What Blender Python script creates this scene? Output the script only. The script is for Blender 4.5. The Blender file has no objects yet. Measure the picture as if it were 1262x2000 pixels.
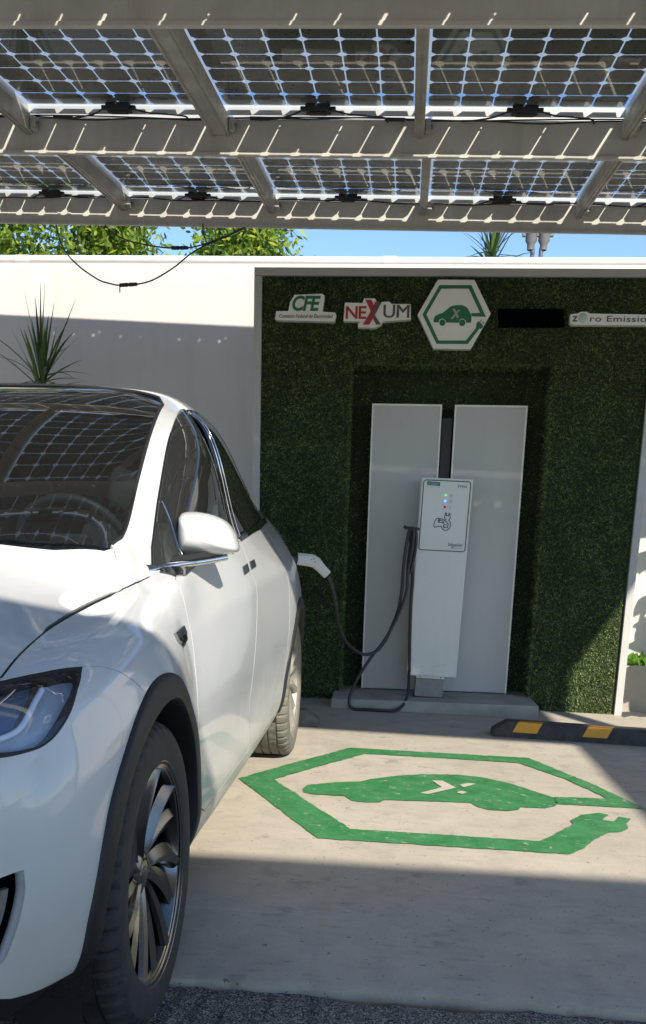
import bpy, bmesh, math, random
import numpy as np
from mathutils import Vector, Matrix, geometry

random.seed(7); RNG = np.random.default_rng(7)
SC = bpy.context.scene; COL = SC.collection

# ------------------------------------------------------------------ camera, sky, sun, exposure
cam_d = bpy.data.cameras.new('camera'); cam = bpy.data.objects.new('camera', cam_d); COL.objects.link(cam)
_p, _r, _y = 0.24018, 0.02516, 0.0754
_rt = Vector((math.cos(_y), math.sin(_y), 0)); _fw = Vector((-math.sin(_y) * math.cos(_p), math.cos(_y) * math.cos(_p), -math.sin(_p)))
_up = _rt.cross(_fw)
_r2 = _rt * math.cos(_r) + _up * math.sin(_r); _u2 = -_rt * math.sin(_r) + _up * math.cos(_r)
cam.matrix_world = Matrix(((_r2.x, _u2.x, -_fw.x, 0), (_r2.y, _u2.y, -_fw.y, 0), (_r2.z, _u2.z, -_fw.z, 1.182), (0, 0, 0, 1)))
cam_d.sensor_width = 36; cam_d.sensor_fit = 'AUTO'; cam_d.lens = 1835 / 2000 * 36
cam_d.shift_x = (631 - 597.2) / 2000; cam_d.shift_y = (1496 - 1000) / 2000
cam_d.clip_start = .05; cam_d.clip_end = 2000
SC.camera = cam

SUN = Vector((-.63, 1.15, -1.0)).normalized()
world = bpy.data.worlds.new('World'); SC.world = world; world.use_nodes = True
wn = world.node_tree.nodes; bg = wn['Background']
sky = wn.new('ShaderNodeTexSky'); sky.sky_type = 'NISHITA'; sky.sun_disc = False
sky.sun_elevation = math.asin(-SUN.z); sky.sun_rotation = math.atan2(-SUN.x, -SUN.y)
sky.air_density = 1.0; sky.dust_density = 0; sky.ozone_density = 4.5; sky.altitude = 1200
world.node_tree.links.new(sky.outputs[0], bg.inputs[0]); bg.inputs[1].default_value = .12
sun_d = bpy.data.lights.new('sun', 'SUN'); sun_d.energy = 3.7; sun_d.angle = math.radians(.9); sun_d.color = (1, .935, .82)
sun = bpy.data.objects.new('sun', sun_d); COL.objects.link(sun); sun.rotation_euler = SUN.to_track_quat('-Z', 'Y').to_euler(); sun.location = (6, -10, 12)
SC.view_settings.view_transform = 'Standard'; SC.view_settings.look = 'None'; SC.view_settings.exposure = 1.0; SC.view_settings.gamma = 1
SC.cycles.max_bounces = 8; SC.cycles.diffuse_bounces = 4; SC.cycles.glossy_bounces = 4; SC.cycles.transparent_max_bounces = 12
SC.cycles.sample_clamp_indirect = 6; SC.cycles.caustics_reflective = False; SC.cycles.caustics_refractive = False
SC.cycles.use_denoising = True

# ------------------------------------------------------------------ helpers: materials
def mat(name, col, rough=.5, metal=0., coat=0., spec=.5, noise=0., nscale=8., col2=None, bump=0., bscale=60., rvar=0., coords='Object', emit=None, emis=1., ndetail=6):
    m = bpy.data.materials.new(name); m.use_nodes = True
    nt = m.node_tree; b = nt.nodes['Principled BSDF']; L = nt.links.new
    b.inputs['Base Color'].default_value = (*col, 1); b.inputs['Roughness'].default_value = rough; b.inputs['Metallic'].default_value = metal
    b.inputs['Coat Weight'].default_value = coat; b.inputs['Coat Roughness'].default_value = .03; b.inputs['Specular IOR Level'].default_value = spec
    if noise or bump or rvar:
        tc = nt.nodes.new('ShaderNodeTexCoord')
    if noise or rvar:
        n = nt.nodes.new('ShaderNodeTexNoise'); n.inputs['Scale'].default_value = nscale; n.inputs['Detail'].default_value = ndetail; n.inputs['Roughness'].default_value = .62
        L(tc.outputs[coords], n.inputs['Vector'])
    if noise:
        rp = nt.nodes.new('ShaderNodeMapRange'); rp.inputs[1].default_value = .3; rp.inputs[2].default_value = .7
        L(n.outputs['Fac'], rp.inputs[0])
        mx = nt.nodes.new('ShaderNodeMix'); mx.data_type = 'RGBA'
        c2 = col2 or tuple(c * (1 - noise) for c in col)
        mx.inputs['A'].default_value = (*col, 1); mx.inputs['B'].default_value = (*c2, 1); L(rp.outputs[0], mx.inputs['Factor']); L(mx.outputs['Result'], b.inputs['Base Color'])
    if rvar:
        rr = nt.nodes.new('ShaderNodeMapRange'); rr.inputs[1].default_value = .3; rr.inputs[2].default_value = .7; rr.inputs[3].default_value = max(0, rough - rvar); rr.inputs[4].default_value = rough + rvar
        L(n.outputs['Fac'], rr.inputs[0]); L(rr.outputs[0], b.inputs['Roughness'])
    if bump:
        n2 = nt.nodes.new('ShaderNodeTexNoise'); n2.inputs['Scale'].default_value = bscale; n2.inputs['Detail'].default_value = 5
        L(tc.outputs[coords], n2.inputs['Vector'])
        bp = nt.nodes.new('ShaderNodeBump'); bp.inputs['Strength'].default_value = bump; bp.inputs['Distance'].default_value = .01
        L(n2.outputs['Fac'], bp.inputs['Height']); L(bp.outputs[0], b.inputs['Normal'])
    if emit:
        b.inputs['Emission Color'].default_value = (*emit, 1); b.inputs['Emission Strength'].default_value = emis
    return m
def glassmat(name, tint, ior=1.5, rough=.015, dust=0.):
    m = bpy.data.materials.new(name); m.use_nodes = True; nt = m.node_tree; L = nt.links.new
    nt.nodes.remove(nt.nodes['Principled BSDF']); out = nt.nodes['Material Output']
    tr = nt.nodes.new('ShaderNodeBsdfTransparent'); tr.inputs[0].default_value = (*tint, 1)
    gl = nt.nodes.new('ShaderNodeBsdfGlossy'); gl.inputs['Roughness'].default_value = rough; gl.inputs[0].default_value = (1, 1, 1, 1)
    lw = nt.nodes.new('ShaderNodeLayerWeight'); lw.inputs['Blend'].default_value = .5          # two-sided Schlick reflectance
    pw = nt.nodes.new('ShaderNodeMath'); pw.operation = 'POWER'; pw.inputs[1].default_value = 5; L(lw.outputs['Facing'], pw.inputs[0])
    fr = nt.nodes.new('ShaderNodeMapRange'); f0 = ((ior - 1) / (ior + 1)) ** 2 * 1.7; fr.inputs[3].default_value = f0; fr.inputs[4].default_value = 1; L(pw.outputs[0], fr.inputs[0])
    base = tr
    if dust:                                                   # greyish haze mixed into the glass as a thin dust film
        df = nt.nodes.new('ShaderNodeBsdfDiffuse'); df.inputs[0].default_value = (.55, .54, .50, 1); base = nt.nodes.new('ShaderNodeMixShader'); base.inputs[0].default_value = dust
        L(tr.outputs[0], base.inputs[1]); L(df.outputs[0], base.inputs[2])
    mx = nt.nodes.new('ShaderNodeMixShader'); L(fr.outputs[0], mx.inputs[0]); L(base.outputs[0], mx.inputs[1]); L(gl.outputs[0], mx.inputs[2]); L(mx.outputs[0], out.inputs[0])
    return m
def nodes(m): return m.node_tree.nodes, m.node_tree.links.new, m.node_tree.nodes['Principled BSDF']

# ------------------------------------------------------------------ helpers: objects
def tag(o, label=None, cat=None, group=None, kind=None):
    if label: o['label'] = label
    if cat: o['category'] = cat
    if group: o['group'] = group
    if kind: o['kind'] = kind
    return o
def thing(name, loc=(0, 0, 0), label=None, cat=None, group=None, M=None):
    o = bpy.data.objects.new(name, None); COL.objects.link(o); o.empty_display_size = .1
    if M is not None: o.matrix_world = M
    else: o.location = loc
    return tag(o, label, cat, group)
def link_mesh(name, me, m=None, parent=None, loc=None):
    o = bpy.data.objects.new(name, me); COL.objects.link(o)
    if m is not None:
        if isinstance(m, (list, tuple)):
            for x in m: me.materials.append(x)
        else: me.materials.append(m)
    if parent is not None: o.parent = parent
    if loc is not None: o.location = loc
    return o
def from_bm(name, bm, m, parent=None, smooth=False, loc=None, angle=None):
    me = bpy.data.meshes.new(name); bm.normal_update(); bm.to_mesh(me); bm.free()
    if smooth:
        me.polygons.foreach_set('use_smooth', [True] * len(me.polygons))
        if angle: me.set_sharp_from_angle(angle=math.radians(angle))
    return link_mesh(name, me, m, parent, loc)
def from_np(name, V, F, m, parent=None, smooth=True, angle=None, mi=None):
    me = bpy.data.meshes.new(name); me.from_pydata([tuple(v) for v in V], [], [tuple(f) for f in F])
    if mi is not None: me.polygons.foreach_set('material_index', mi)
    if smooth:
        me.polygons.foreach_set('use_smooth', [True] * len(me.polygons))
        if angle: me.set_sharp_from_angle(angle=math.radians(angle))
    me.update()
    return link_mesh(name, me, m, parent)
def bx(bm, x0, x1, y0, y1, z0, z1, bevel=0., M=None, seg=2):
    r = bmesh.ops.create_cube(bm, size=1); vs = r['verts']
    bmesh.ops.transform(bm, matrix=Matrix.Translation(((x0 + x1) / 2, (y0 + y1) / 2, (z0 + z1) / 2)) @ Matrix.Diagonal((x1 - x0, y1 - y0, z1 - z0, 1)), verts=vs)
    if bevel:
        es = list({e for v in vs for e in v.link_edges})
        r2 = bmesh.ops.bevel(bm, geom=es, offset=bevel, segments=seg, profile=.5, affect='EDGES'); vs = list({v for f in r2['faces'] for v in f.verts} | {v for v in vs if v.is_valid})
    if M is not None: bmesh.ops.transform(bm, matrix=M, verts=[v for v in vs if v.is_valid])
def box(name, x0, x1, y0, y1, z0, z1, m, parent=None, bevel=0.):
    bm = bmesh.new(); bx(bm, x0, x1, y0, y1, z0, z1, bevel)
    return from_bm(name, bm, m, parent)
def smooth_path(pts, n=6):
    P = [Vector(p) for p in pts]
    if len(P) < 3: return P
    Q = [P[0] * 2 - P[1]] + P + [P[-1] * 2 - P[-2]]; out = []
    for i in range(1, len(Q) - 2):
        for k in range(n):
            t = k / n; a, b, c, d = Q[i-1], Q[i], Q[i+1], Q[i+2]
            out.append(.5 * ((2*b) + (-a + c)*t + (2*a - 5*b + 4*c - d)*t*t + (-a + 3*b - 3*c + d)*t**3))
    return out + [P[-1]]
def tube_bm(bm, pts, r, seg=8, caps=True, closed=False):
    P = [Vector(p) for p in pts]; n = len(P); rings = []
    up = Vector((0, 0, 1))
    for i, p in enumerate(P):
        t = (P[(i+1) % n] - P[i-1]) if closed else (P[min(i+1, n-1)] - P[max(i-1, 0)])
        if t.length < 1e-9: t = Vector((0, 1, 0))
        t.normalize()
        if i == 0:
            s = t.cross(up)
            if s.length < .1: s = t.cross(Vector((1, 0, 0)))
        else: s = s - t * s.dot(t)
        s.normalize(); w = s.cross(t)
        rr = r[i] if isinstance(r, (list, tuple)) else r
        rings.append([bm.verts.new(p + (s * math.cos(a) + w * math.sin(a)) * rr) for a in [2*math.pi*k/seg for k in range(seg)]])
    for i in range(n if closed else n-1):
        A, B = rings[i], rings[(i+1) % n]
        for k in range(seg): bm.faces.new((A[k], A[(k+1) % seg], B[(k+1) % seg], B[k]))
    if caps and not closed:
        bm.faces.new(rings[0][::-1]); bm.faces.new(rings[-1])
def tube(name, pts, r, m, parent=None, seg=8, n=6, closed=False):
    bm = bmesh.new(); q = smooth_path(pts, n) if n else pts
    if isinstance(r, (list, tuple)) and len(r) != len(q): r = list(np.interp(np.linspace(0, 1, len(q)), np.linspace(0, 1, len(r)), r))
    tube_bm(bm, q, r, seg, closed=closed); bmesh.ops.recalc_face_normals(bm, faces=bm.faces)
    return from_bm(name, bm, m, parent, smooth=True, angle=60)
def lathe(bm, prof, seg, M=None, closed=False):
    """prof: (radius, x) pairs; spins about the local X axis"""
    rings = [[bm.verts.new((x, r * math.cos(2*math.pi*k/seg), r * math.sin(2*math.pi*k/seg))) for k in range(seg)] for r, x in prof]
    for A, B in zip(rings, rings[1:] + ([rings[0]] if closed else [])):
        for k in range(seg): bm.faces.new((A[k], A[(k+1) % seg], B[(k+1) % seg], B[k]))
    if M is not None: bmesh.ops.transform(bm, matrix=M, verts=[v for r in rings for v in r])
    return rings
def plate_bm(bm, poly, h, f):
    """polygon of 2-d points; f maps (a, b, depth) to 3-d; depth 0 is the visible face, h the thickness behind it"""
    tris = geometry.tessellate_polygon([[Vector((p[0], p[1], 0)) for p in poly]])
    A = [bm.verts.new(f(p[0], p[1], 0)) for p in poly]
    for t in tris:
        try: bm.faces.new([A[i] for i in t])
        except ValueError: pass
    if h:
        B = [bm.verts.new(f(p[0], p[1], h)) for p in poly]; n = len(poly)
        for i in range(n): bm.faces.new((A[i], A[(i+1) % n], B[(i+1) % n], B[i]))
    bmesh.ops.recalc_face_normals(bm, faces=bm.faces)
def plate(name, polys, h, f, m, parent=None):
    bm = bmesh.new()
    for i, p in enumerate(polys): plate_bm(bm, p, h, (lambda a, b, d, i=i: f(a, b, d - .0002*(i % 7))) if len(polys) > 1 else f)      # overlapping strokes never share a plane
    return from_bm(name, bm, m, parent)
def circle2(cx, cz, r, n=24): return [(cx + r*math.cos(2*math.pi*k/n), cz + r*math.sin(2*math.pi*k/n)) for k in range(n)]
def stroke_polys(pts, w, closed=False):
    P = [Vector((p[0], p[1])) for p in pts]; out = []; n = len(P)
    for i in range(n if closed else n-1):
        a, b = P[i], P[(i+1) % n]; d = (b - a)
        if d.length < 1e-9: continue
        d.normalize(); s = Vector((-d.y, d.x)) * w / 2; e = d * w * .35
        out.append([tuple(a - e - s), tuple(b + e - s), tuple(b + e + s), tuple(a - e + s)])
    return out
_font_cache = {}
def text_tris(txt, bold=0., shear=0., space=1.):
    cu = bpy.data.curves.new('lettering', 'FONT'); cu.body = txt; cu.offset = bold; cu.shear = shear; cu.space_character = space; cu.resolution_u = 4
    ob = bpy.data.objects.new('lettering', cu); COL.objects.link(ob); dg = bpy.context.evaluated_depsgraph_get()
    me = bpy.data.meshes.new_from_object(ob.evaluated_get(dg)); V = np.array([v.co[:2] for v in me.vertices]); F = [tuple(p.vertices) for p in me.polygons]
    bpy.data.objects.remove(ob); bpy.data.curves.remove(cu); bpy.data.meshes.remove(me)
    return V, F
def lettering(name, txt, x0, x1, z0, z1, f, m, parent=None, bold=0., shear=0., space=1.):
    """flat letters fitted to the box x0..x1, z0..z1 of the mapped plane"""
    V, F = text_tris(txt, bold, shear, space); lo, hi = V.min(0), V.max(0)
    W = (V - lo) / (hi - lo) * [x1 - x0, z1 - z0] + [x0, z0]
    return from_np(name, [f(a, b, 0) for a, b in W], F, m, parent, smooth=False)

# ------------------------------------------------------------------ materials of the place
M = {}
M['plaster'] = mat('white wall paint', (.64, .60, .55), .85, noise=.07, nscale=1.6, bump=.06, bscale=45)
def streaks(m, amt=.16):
    N, L, b = nodes(m); src = b.inputs['Base Color'].links[0].from_socket; tc = N.new('ShaderNodeTexCoord'); mp = N.new('ShaderNodeMapping'); mp.inputs['Scale'].default_value = (5, 5, .35); n = N.new('ShaderNodeTexNoise'); n.inputs['Scale'].default_value = 1.6; n.inputs['Detail'].default_value = 7; n.inputs['Roughness'].default_value = .68
    L(tc.outputs['Object'], mp.inputs[0]); L(mp.outputs[0], n.inputs['Vector']); r = N.new('ShaderNodeMapRange'); r.inputs[1].default_value = .5; r.inputs[2].default_value = .72; r.inputs[4].default_value = amt; L(n.outputs['Fac'], r.inputs[0])
    x = N.new('ShaderNodeMix'); x.data_type = 'RGBA'; x.inputs['B'].default_value = (.33, .30, .26, 1); L(src, x.inputs['A']); L(r.outputs[0], x.inputs['Factor']); L(x.outputs['Result'], b.inputs['Base Color'])
streaks(M['plaster'])
M['trim'] = mat('frame paint', (.50, .485, .45), .6, noise=.1, nscale=5)
M['metal'] = mat('weathered aluminium', (.56, .52, .455), .5, metal=.2, noise=.35, nscale=7, col2=(.43, .39, .335), rvar=.12, bump=.03, bscale=30)
M['steel'] = mat('beam steel', (.68, .645, .575), .6, metal=.0, noise=.4, nscale=4, col2=(.54, .505, .44), rvar=.1, bump=.04, bscale=18)
M['black_plastic'] = mat('black plastic', (.018, .018, .019), .45)
M['rubber_cable'] = mat('black cable sheath', (.025, .025, .027), .5)
M['white_lam'] = mat('white laminate', (.53, .505, .47), .42, noise=.04, nscale=2, bump=.015, bscale=8)
M['white_coat'] = mat('powder coated white', (.80, .78, .71), .5, noise=.03, nscale=3)
M['grey_box'] = mat('galvanised box', (.28, .275, .26), .5, metal=.5, noise=.25, nscale=14)
M['green_ink'] = mat('sign green', (.012, .16, .055), .4)
M['dkgreen_ink'] = mat('dark green ink', (.006, .055, .025), .4)
M['sign_white'] = mat('sign white', (.86, .83, .75), .45)
M['red_ink'] = mat('sign red', (.42, .02, .03), .4)
M['grey_ink'] = mat('sign grey', (.085, .08, .085), .4)
M['pale_ink'] = mat('sign pale grey', (.42, .40, .37), .4)
streaks(M['steel'], .3); streaks(M['metal'], .3); streaks(M['white_lam'], .12); streaks(M['white_coat'], .10)
M['wood'] = mat('pale timber', (.55, .43, .22), .7, noise=.3, nscale=12)
M['yellow'] = mat('yellow reflective', (.80, .37, .03), .45, noise=.15, nscale=20)
M['rubber'] = mat('recycled rubber', (.028, .027, .027), .8, noise=.7, nscale=14, col2=(.075, .07, .065), bump=.3, bscale=120)
M['stopconc'] = mat('dusty stop', (.20, .185, .16), .85, noise=.4, nscale=18, bump=.2, bscale=90)
M['plinth'] = mat('cast concrete', (.46, .43, .37), .85, noise=.3, nscale=6, bump=.25, bscale=50)

# concrete floor: mottling, fine specks, faint sweeping scratches
def floor_mat():
    m = mat('concrete floor', (.43, .385, .315), .75, bump=.10, bscale=38); N, L, b = nodes(m)
    tc = N.new('ShaderNodeTexCoord')
    def noise(s, d=6, stretch=(1, 1, 1)):
        mp = N.new('ShaderNodeMapping'); mp.inputs['Scale'].default_value = stretch; L(tc.outputs['Object'], mp.inputs[0])
        n = N.new('ShaderNodeTexNoise'); n.inputs['Scale'].default_value = s; n.inputs['Detail'].default_value = d; n.inputs['Roughness'].default_value = .65; L(mp.outputs[0], n.inputs['Vector']); return n
    def rng(n, a, c, lo=0, hi=1):
        r = N.new('ShaderNodeMapRange'); r.inputs[1].default_value = a; r.inputs[2].default_value = c; r.inputs[3].default_value = lo; r.inputs[4].default_value = hi; L(n.outputs['Fac'], r.inputs[0]); return r
    def mix(fac, A, B):
        x = N.new('ShaderNodeMix'); x.data_type = 'RGBA'; L(fac, x.inputs['Factor'])
        for k, v in (('A', A), ('B', B)):
            if isinstance(v, tuple): x.inputs[k].default_value = (*v, 1)
            else: L(v, x.inputs[k])
        return x.outputs['Result']
    c = mix(rng(noise(1.1), .32, .68).outputs[0], (.53, .47, .375), (.44, .385, .305))
    c = mix(rng(noise(7, 8), .45, .75, 0, .55).outputs[0], c, (.31, .28, .24))
    c = mix(rng(noise(16, 5, (.35, 1.6, 1)), .58, .70, 0, .5).outputs[0], c, (.26, .235, .205))      # wipe marks
    c = mix(rng(noise(4.3, 4), .60, .70, 0, .6).outputs[0], c, (.19, .175, .155))                     # oil stains
    c = mix(rng(noise(48, 2), .68, .72, 0, .9).outputs[0], c, (.12, .11, .10))                        # specks
    c = mix(rng(noise(5, 3, (.12, 3, 1)), .62, .68, 0, .4).outputs[0], c, (.55, .51, .44))             # pale scrapes
    c = mix(rng(noise(240, 3), .3, .7, 0, .30).outputs[0], c, (.20, .18, .15))                        # grain
    c = mix(rng(noise(2.1, 7, (1, .6, 1)), .56, .66, 0, .30).outputs[0], c, (.27, .245, .21))         # damp patches
    L(c, b.inputs['Base Color'])
    return m
M['floor'] = floor_mat()
def asphalt_mat():
    m = mat('asphalt', (.05, .05, .052), .85); N, L, b = nodes(m)
    tc = N.new('ShaderNodeTexCoord'); v = N.new('ShaderNodeTexVoronoi'); v.inputs['Scale'].default_value = 230; L(tc.outputs['Object'], v.inputs['Vector'])
    n = N.new('ShaderNodeTexNoise'); n.inputs['Scale'].default_value = 30; n.inputs['Detail'].default_value = 6; L(tc.outputs['Object'], n.inputs['Vector'])
    rp = N.new('ShaderNodeValToRGB'); e = rp.color_ramp.elements; e[0].color = (.045, .043, .040, 1); e[1].color = (.70, .66, .58, 1); e[0].position = .35; e[1].position = 1.0
    L(v.outputs['Color'], rp.inputs[0])
    mx = N.new('ShaderNodeMix'); mx.data_type = 'RGBA'; mx.inputs['B'].default_value = (.16, .15, .13, 1); L(rp.outputs[0], mx.inputs['A'])
    r2 = N.new('ShaderNodeMapRange'); r2.inputs[1].default_value = .45; r2.inputs[2].default_value = .7; r2.inputs[4].default_value = .8; L(n.outputs['Fac'], r2.inputs[0]); L(r2.outputs[0], mx.inputs['Factor'])
    L(mx.outputs['Result'], b.inputs['Base Color'])
    bp = N.new('ShaderNodeBump'); bp.inputs['Strength'].default_value = .9; bp.inputs['Distance'].default_value = .006; L(v.outputs['Distance'], bp.inputs['Height']); L(bp.outputs[0], b.inputs['Normal'])
    return m
M['asphalt'] = asphalt_mat()
def paint_mat():
    m = mat('green floor paint', (.022, .17, .052), .55, bump=.12, bscale=40); N, L, b = nodes(m)
    tc = N.new('ShaderNodeTexCoord')
    def nz(s, d):
        n = N.new('ShaderNodeTexNoise'); n.inputs['Scale'].default_value = s; n.inputs['Detail'].default_value = d; n.inputs['Roughness'].default_value = .7; L(tc.outputs['Object'], n.inputs['Vector']); return n
    a = nz(9, 6); r = N.new('ShaderNodeMapRange'); r.inputs[1].default_value = .35; r.inputs[2].default_value = .7; L(a.outputs['Fac'], r.inputs[0])
    x = N.new('ShaderNodeMix'); x.data_type = 'RGBA'; x.inputs['A'].default_value = (.020, .155, .045, 1); x.inputs['B'].default_value = (.06, .235, .09, 1); L(r.outputs[0], x.inputs['Factor'])
    c = nz(26, 8); r2 = N.new('ShaderNodeMapRange'); r2.inputs[1].default_value = .60; r2.inputs[2].default_value = .66; L(c.outputs['Fac'], r2.inputs[0])
    sc_ = N.new('ShaderNodeMapping'); sc_.inputs['Rotation'].default_value = (0, 0, .5); sc_.inputs['Scale'].default_value = (2.2, 26, 1); L(tc.outputs['Object'], sc_.inputs[0]); sn = nz(4, 5); L(sc_.outputs[0], sn.inputs['Vector'])
    sr = N.new('ShaderNodeMapRange'); sr.inputs[1].default_value = .60; sr.inputs[2].default_value = .66; sr.inputs[4].default_value = .55; L(sn.outputs['Fac'], sr.inputs[0])
    mxx = N.new('ShaderNodeMath'); mxx.operation = 'MAXIMUM'; L(r2.outputs[0], mxx.inputs[0]); L(sr.outputs[0], mxx.inputs[1]); r2 = mxx
    y = N.new('ShaderNodeMix'); y.data_type = 'RGBA'; y.inputs['B'].default_value = (.36, .34, .26, 1); L(x.outputs['Result'], y.inputs['A']); L(r2.outputs[0], y.inputs['Factor'])
    L(y.outputs['Result'], b.inputs['Base Color'])
    return m
M['floor_paint'] = paint_mat()

# ------------------------------------------------------------------ ground
def fz(x): return -.018 * max(x + .5, 0)
Y_KERB = 2.345
def sheet(name, xs, ys, zoff, m, jit=0.):
    V = []; F = []
    for j, y in enumerate(ys):
        for i, x in enumerate(xs):
            V.append((x, y, fz(min(x, 8)) + zoff))
    n = len(xs)
    for j in range(len(ys) - 1):
        for i in range(n - 1): F.append((j*n+i, j*n+i+1, (j+1)*n+i+1, (j+1)*n+i))
    return from_np(name, V, F, m, smooth=False)
g = sheet('ground', [-400, -40, -.5, 8, 40, 400], [-400, -60, 0, 12, 60, 400], -.06, mat('pale bounce ground', (.40, .36, .29), .9, noise=.25, nscale=1.2)); g['kind'] = 'structure'  # unseen ground kept pale to bounce warm light under the carport
# asphalt drive with a ragged edge where it meets the slab
def asphalt():
    xs = [-30, -10] + list(np.arange(-4, 4.01, .02)) + [8, 30]; rows = [-1.6, -.8, 0, 1.0]
    V = []; F = []
    n = len(xs)
    ph = RNG.uniform(0, 6, 8)
    edge = [Y_KERB - .012 + .012*math.sin(7*x+ph[0]) + .008*math.sin(19*x+ph[1]) + .006*math.sin(47*x+ph[2]) + .005*RNG.normal() for x in xs]
    for y in rows:
        for x in xs: V.append((x, y, fz(min(x, 8)) - .022))
    for k, f in enumerate((.3, .6, .8, .93, 1.0)):
        for i, x in enumerate(xs):
            V.append((x, 1.0 + (edge[i] - 1.0) * f, fz(min(x, 8)) - .022 + (.004*RNG.normal() if -4 < x < 4 and k < 4 else (-.012 if k == 4 else 0))))
    R = len(V) // n
    for j in range(R - 1):
        for i in range(n - 1): F.append((j*n+i, j*n+i+1, (j+1)*n+i+1, (j+1)*n+i))
    return from_np('asphalt_road', V, F, M['asphalt'], smooth=True)
tag(asphalt(), kind='structure')
def slab():
    xs = [-14, -6] + list(np.arange(-3, 3.01, .03)) + [6, 9]; V = []; F = []
    e = [Y_KERB + .006*math.sin(5*x) + .004*math.sin(31*x+1) + .003*RNG.normal() for x in xs]; n = len(xs)
    for i, x in enumerate(xs): V.append((x, e[i], fz(x) - .08))
    for i, x in enumerate(xs): V.append((x, e[i] + .003, fz(x) - .012 + .003*RNG.normal()))
    for i, x in enumerate(xs): V.append((x, e[i] + .022, fz(x) + .0))
    for y in (3, 5, 7, 8.0):
        for x in xs: V.append((x, y, fz(x)))
    for j in range(6):
        for i in range(n - 1): F.append((j*n+i, j*n+i+1, (j+1)*n+i+1, (j+1)*n+i))
    return from_np('concrete_floor', V, F, M['floor'], smooth=True, angle=40)
tag(slab(), kind='structure')

M_RING = [(-0.672,4.484),(-0.146,5.317),(0.876,5.323),(1.123,4.797),(1.284,4.373),(1.063,4.368),(0.86,4.361),(0.874,4.488),(1.029,4.506),(1.143,4.515),(1.0,4.871),(0.8,5.18),(0.375,5.191),(-0.056,5.185),(-0.296,4.82),(-0.498,4.495),(-0.09,3.761),(0.305,3.764),(0.695,3.762),(0.885,4.046),(0.88,4.095),(0.944,4.198),(1.038,4.251),(1.078,4.228),(1.032,4.144),(1.076,4.123),(1.119,4.21),(1.169,4.185),(1.126,4.099),(1.117,4.023),(1.06,3.963),(1.016,3.953),(0.936,3.844),(0.849,3.687),(0.787,3.617),(0.282,3.611),(-0.22,3.608),(-0.417,3.986)]
M_CAR = [(-0.34,4.36),(-0.326,4.426),(-0.192,4.51),(-0.068,4.554),(-0.011,4.621),(0.125,4.724),(0.247,4.783),(0.423,4.82),(0.559,4.797),(0.7,4.695),(0.798,4.569),(0.872,4.476),(0.877,4.394),(0.853,4.32),(0.799,4.274),(0.683,4.27),(0.669,4.222),(0.62,4.189),(0.529,4.19),(0.486,4.219),(0.459,4.286),(0.4,4.283),(0.056,4.244),(0.033,4.199),(-0.036,4.183),(-0.098,4.197),(-0.135,4.269),(-0.179,4.265),(-0.29,4.268),(-0.331,4.294)]
M_X1 = [(0.293,4.649),(0.347,4.655),(0.405,4.532),(0.264,4.381),(0.221,4.389),(0.336,4.522)]
M_X2 = [(0.513,4.636),(0.473,4.639),(0.428,4.596),(0.443,4.547)]
M_X3 = [(0.4,4.444),(0.429,4.42),(0.452,4.462),(0.427,4.481)]
HEX = [(0.281,2.863),(0.523,2.862),(0.644,2.656),(0.526,2.434),(0.277,2.436),(0.158,2.648)]
HEX_RING = [(0.293,2.829),(0.504,2.83),(0.613,2.636),(0.517,2.638),(0.516,2.658),(0.573,2.66),(0.488,2.808),(0.307,2.807),(0.216,2.648),(0.307,2.486),(0.49,2.488),(0.553,2.568),(0.552,2.587),(0.559,2.603),(0.569,2.608),(0.589,2.591),(0.599,2.581),(0.596,2.569),(0.584,2.561),(0.574,2.562),(0.504,2.466),(0.294,2.465),(0.19,2.647)]
HEX_CAR = [(0.267,2.6),(0.266,2.621),(0.275,2.638),(0.298,2.651),(0.322,2.657),(0.346,2.676),(0.369,2.694),(0.392,2.704),(0.417,2.707),(0.451,2.707),(0.475,2.699),(0.491,2.686),(0.504,2.664),(0.515,2.646),(0.519,2.619),(0.516,2.598),(0.486,2.598),(0.478,2.615),(0.458,2.625),(0.442,2.618),(0.433,2.598),(0.352,2.598),(0.344,2.615),(0.324,2.624),(0.305,2.616),(0.3,2.599)]
HEX_P1 = [(0.576,2.605),(0.584,2.619),(0.588,2.617),(0.58,2.602)]
HEX_P2 = [(0.592,2.594),(0.601,2.608),(0.605,2.606),(0.596,2.591)]
HEX_W = [(0.326,2.598),(0.346,2.598),(0.458,2.598),(0.479,2.598)]
HEX_X1 = [(0.388,2.684),(0.404,2.685),(0.437,2.628),(0.419,2.628)]
HEX_X2 = [(0.441,2.678),(0.426,2.677),(0.376,2.62),(0.394,2.62)]
CFE = [(-0.708,2.717),(-0.678,2.765),(-0.489,2.772),(-0.474,2.76),(-0.486,2.66),(-0.4,2.657),(-0.391,2.642),(-0.4,2.599),(-0.78,2.604),(-0.808,2.61),(-0.802,2.662),(-0.718,2.663)]
CFE_T = [(-0.692,2.663),(-0.499,2.76),(-0.791,2.619),(-0.416,2.645)]
NEX = [(-0.335,2.719),(-0.216,2.716),(-0.206,2.745),(-0.134,2.745),(-0.112,2.721),(-0.039,2.727),(-0.018,2.712),(0.106,2.712),(0.115,2.617),(-0.075,2.602),(-0.085,2.582),(-0.126,2.563),(-0.241,2.565),(-0.242,2.589),(-0.211,2.601),(-0.341,2.603)]
NEX_T = [(-0.327,2.617),(-0.188,2.697),(-0.21,2.581),(-0.085,2.736),(-0.072,2.625),(0.1,2.707)]
ZE = [(1.17,2.657),(1.214,2.661),(1.233,2.672),(1.273,2.673),(1.295,2.662),(1.717,2.657),(1.73,2.646),(1.728,2.593),(1.188,2.592),(1.171,2.604)]
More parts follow.
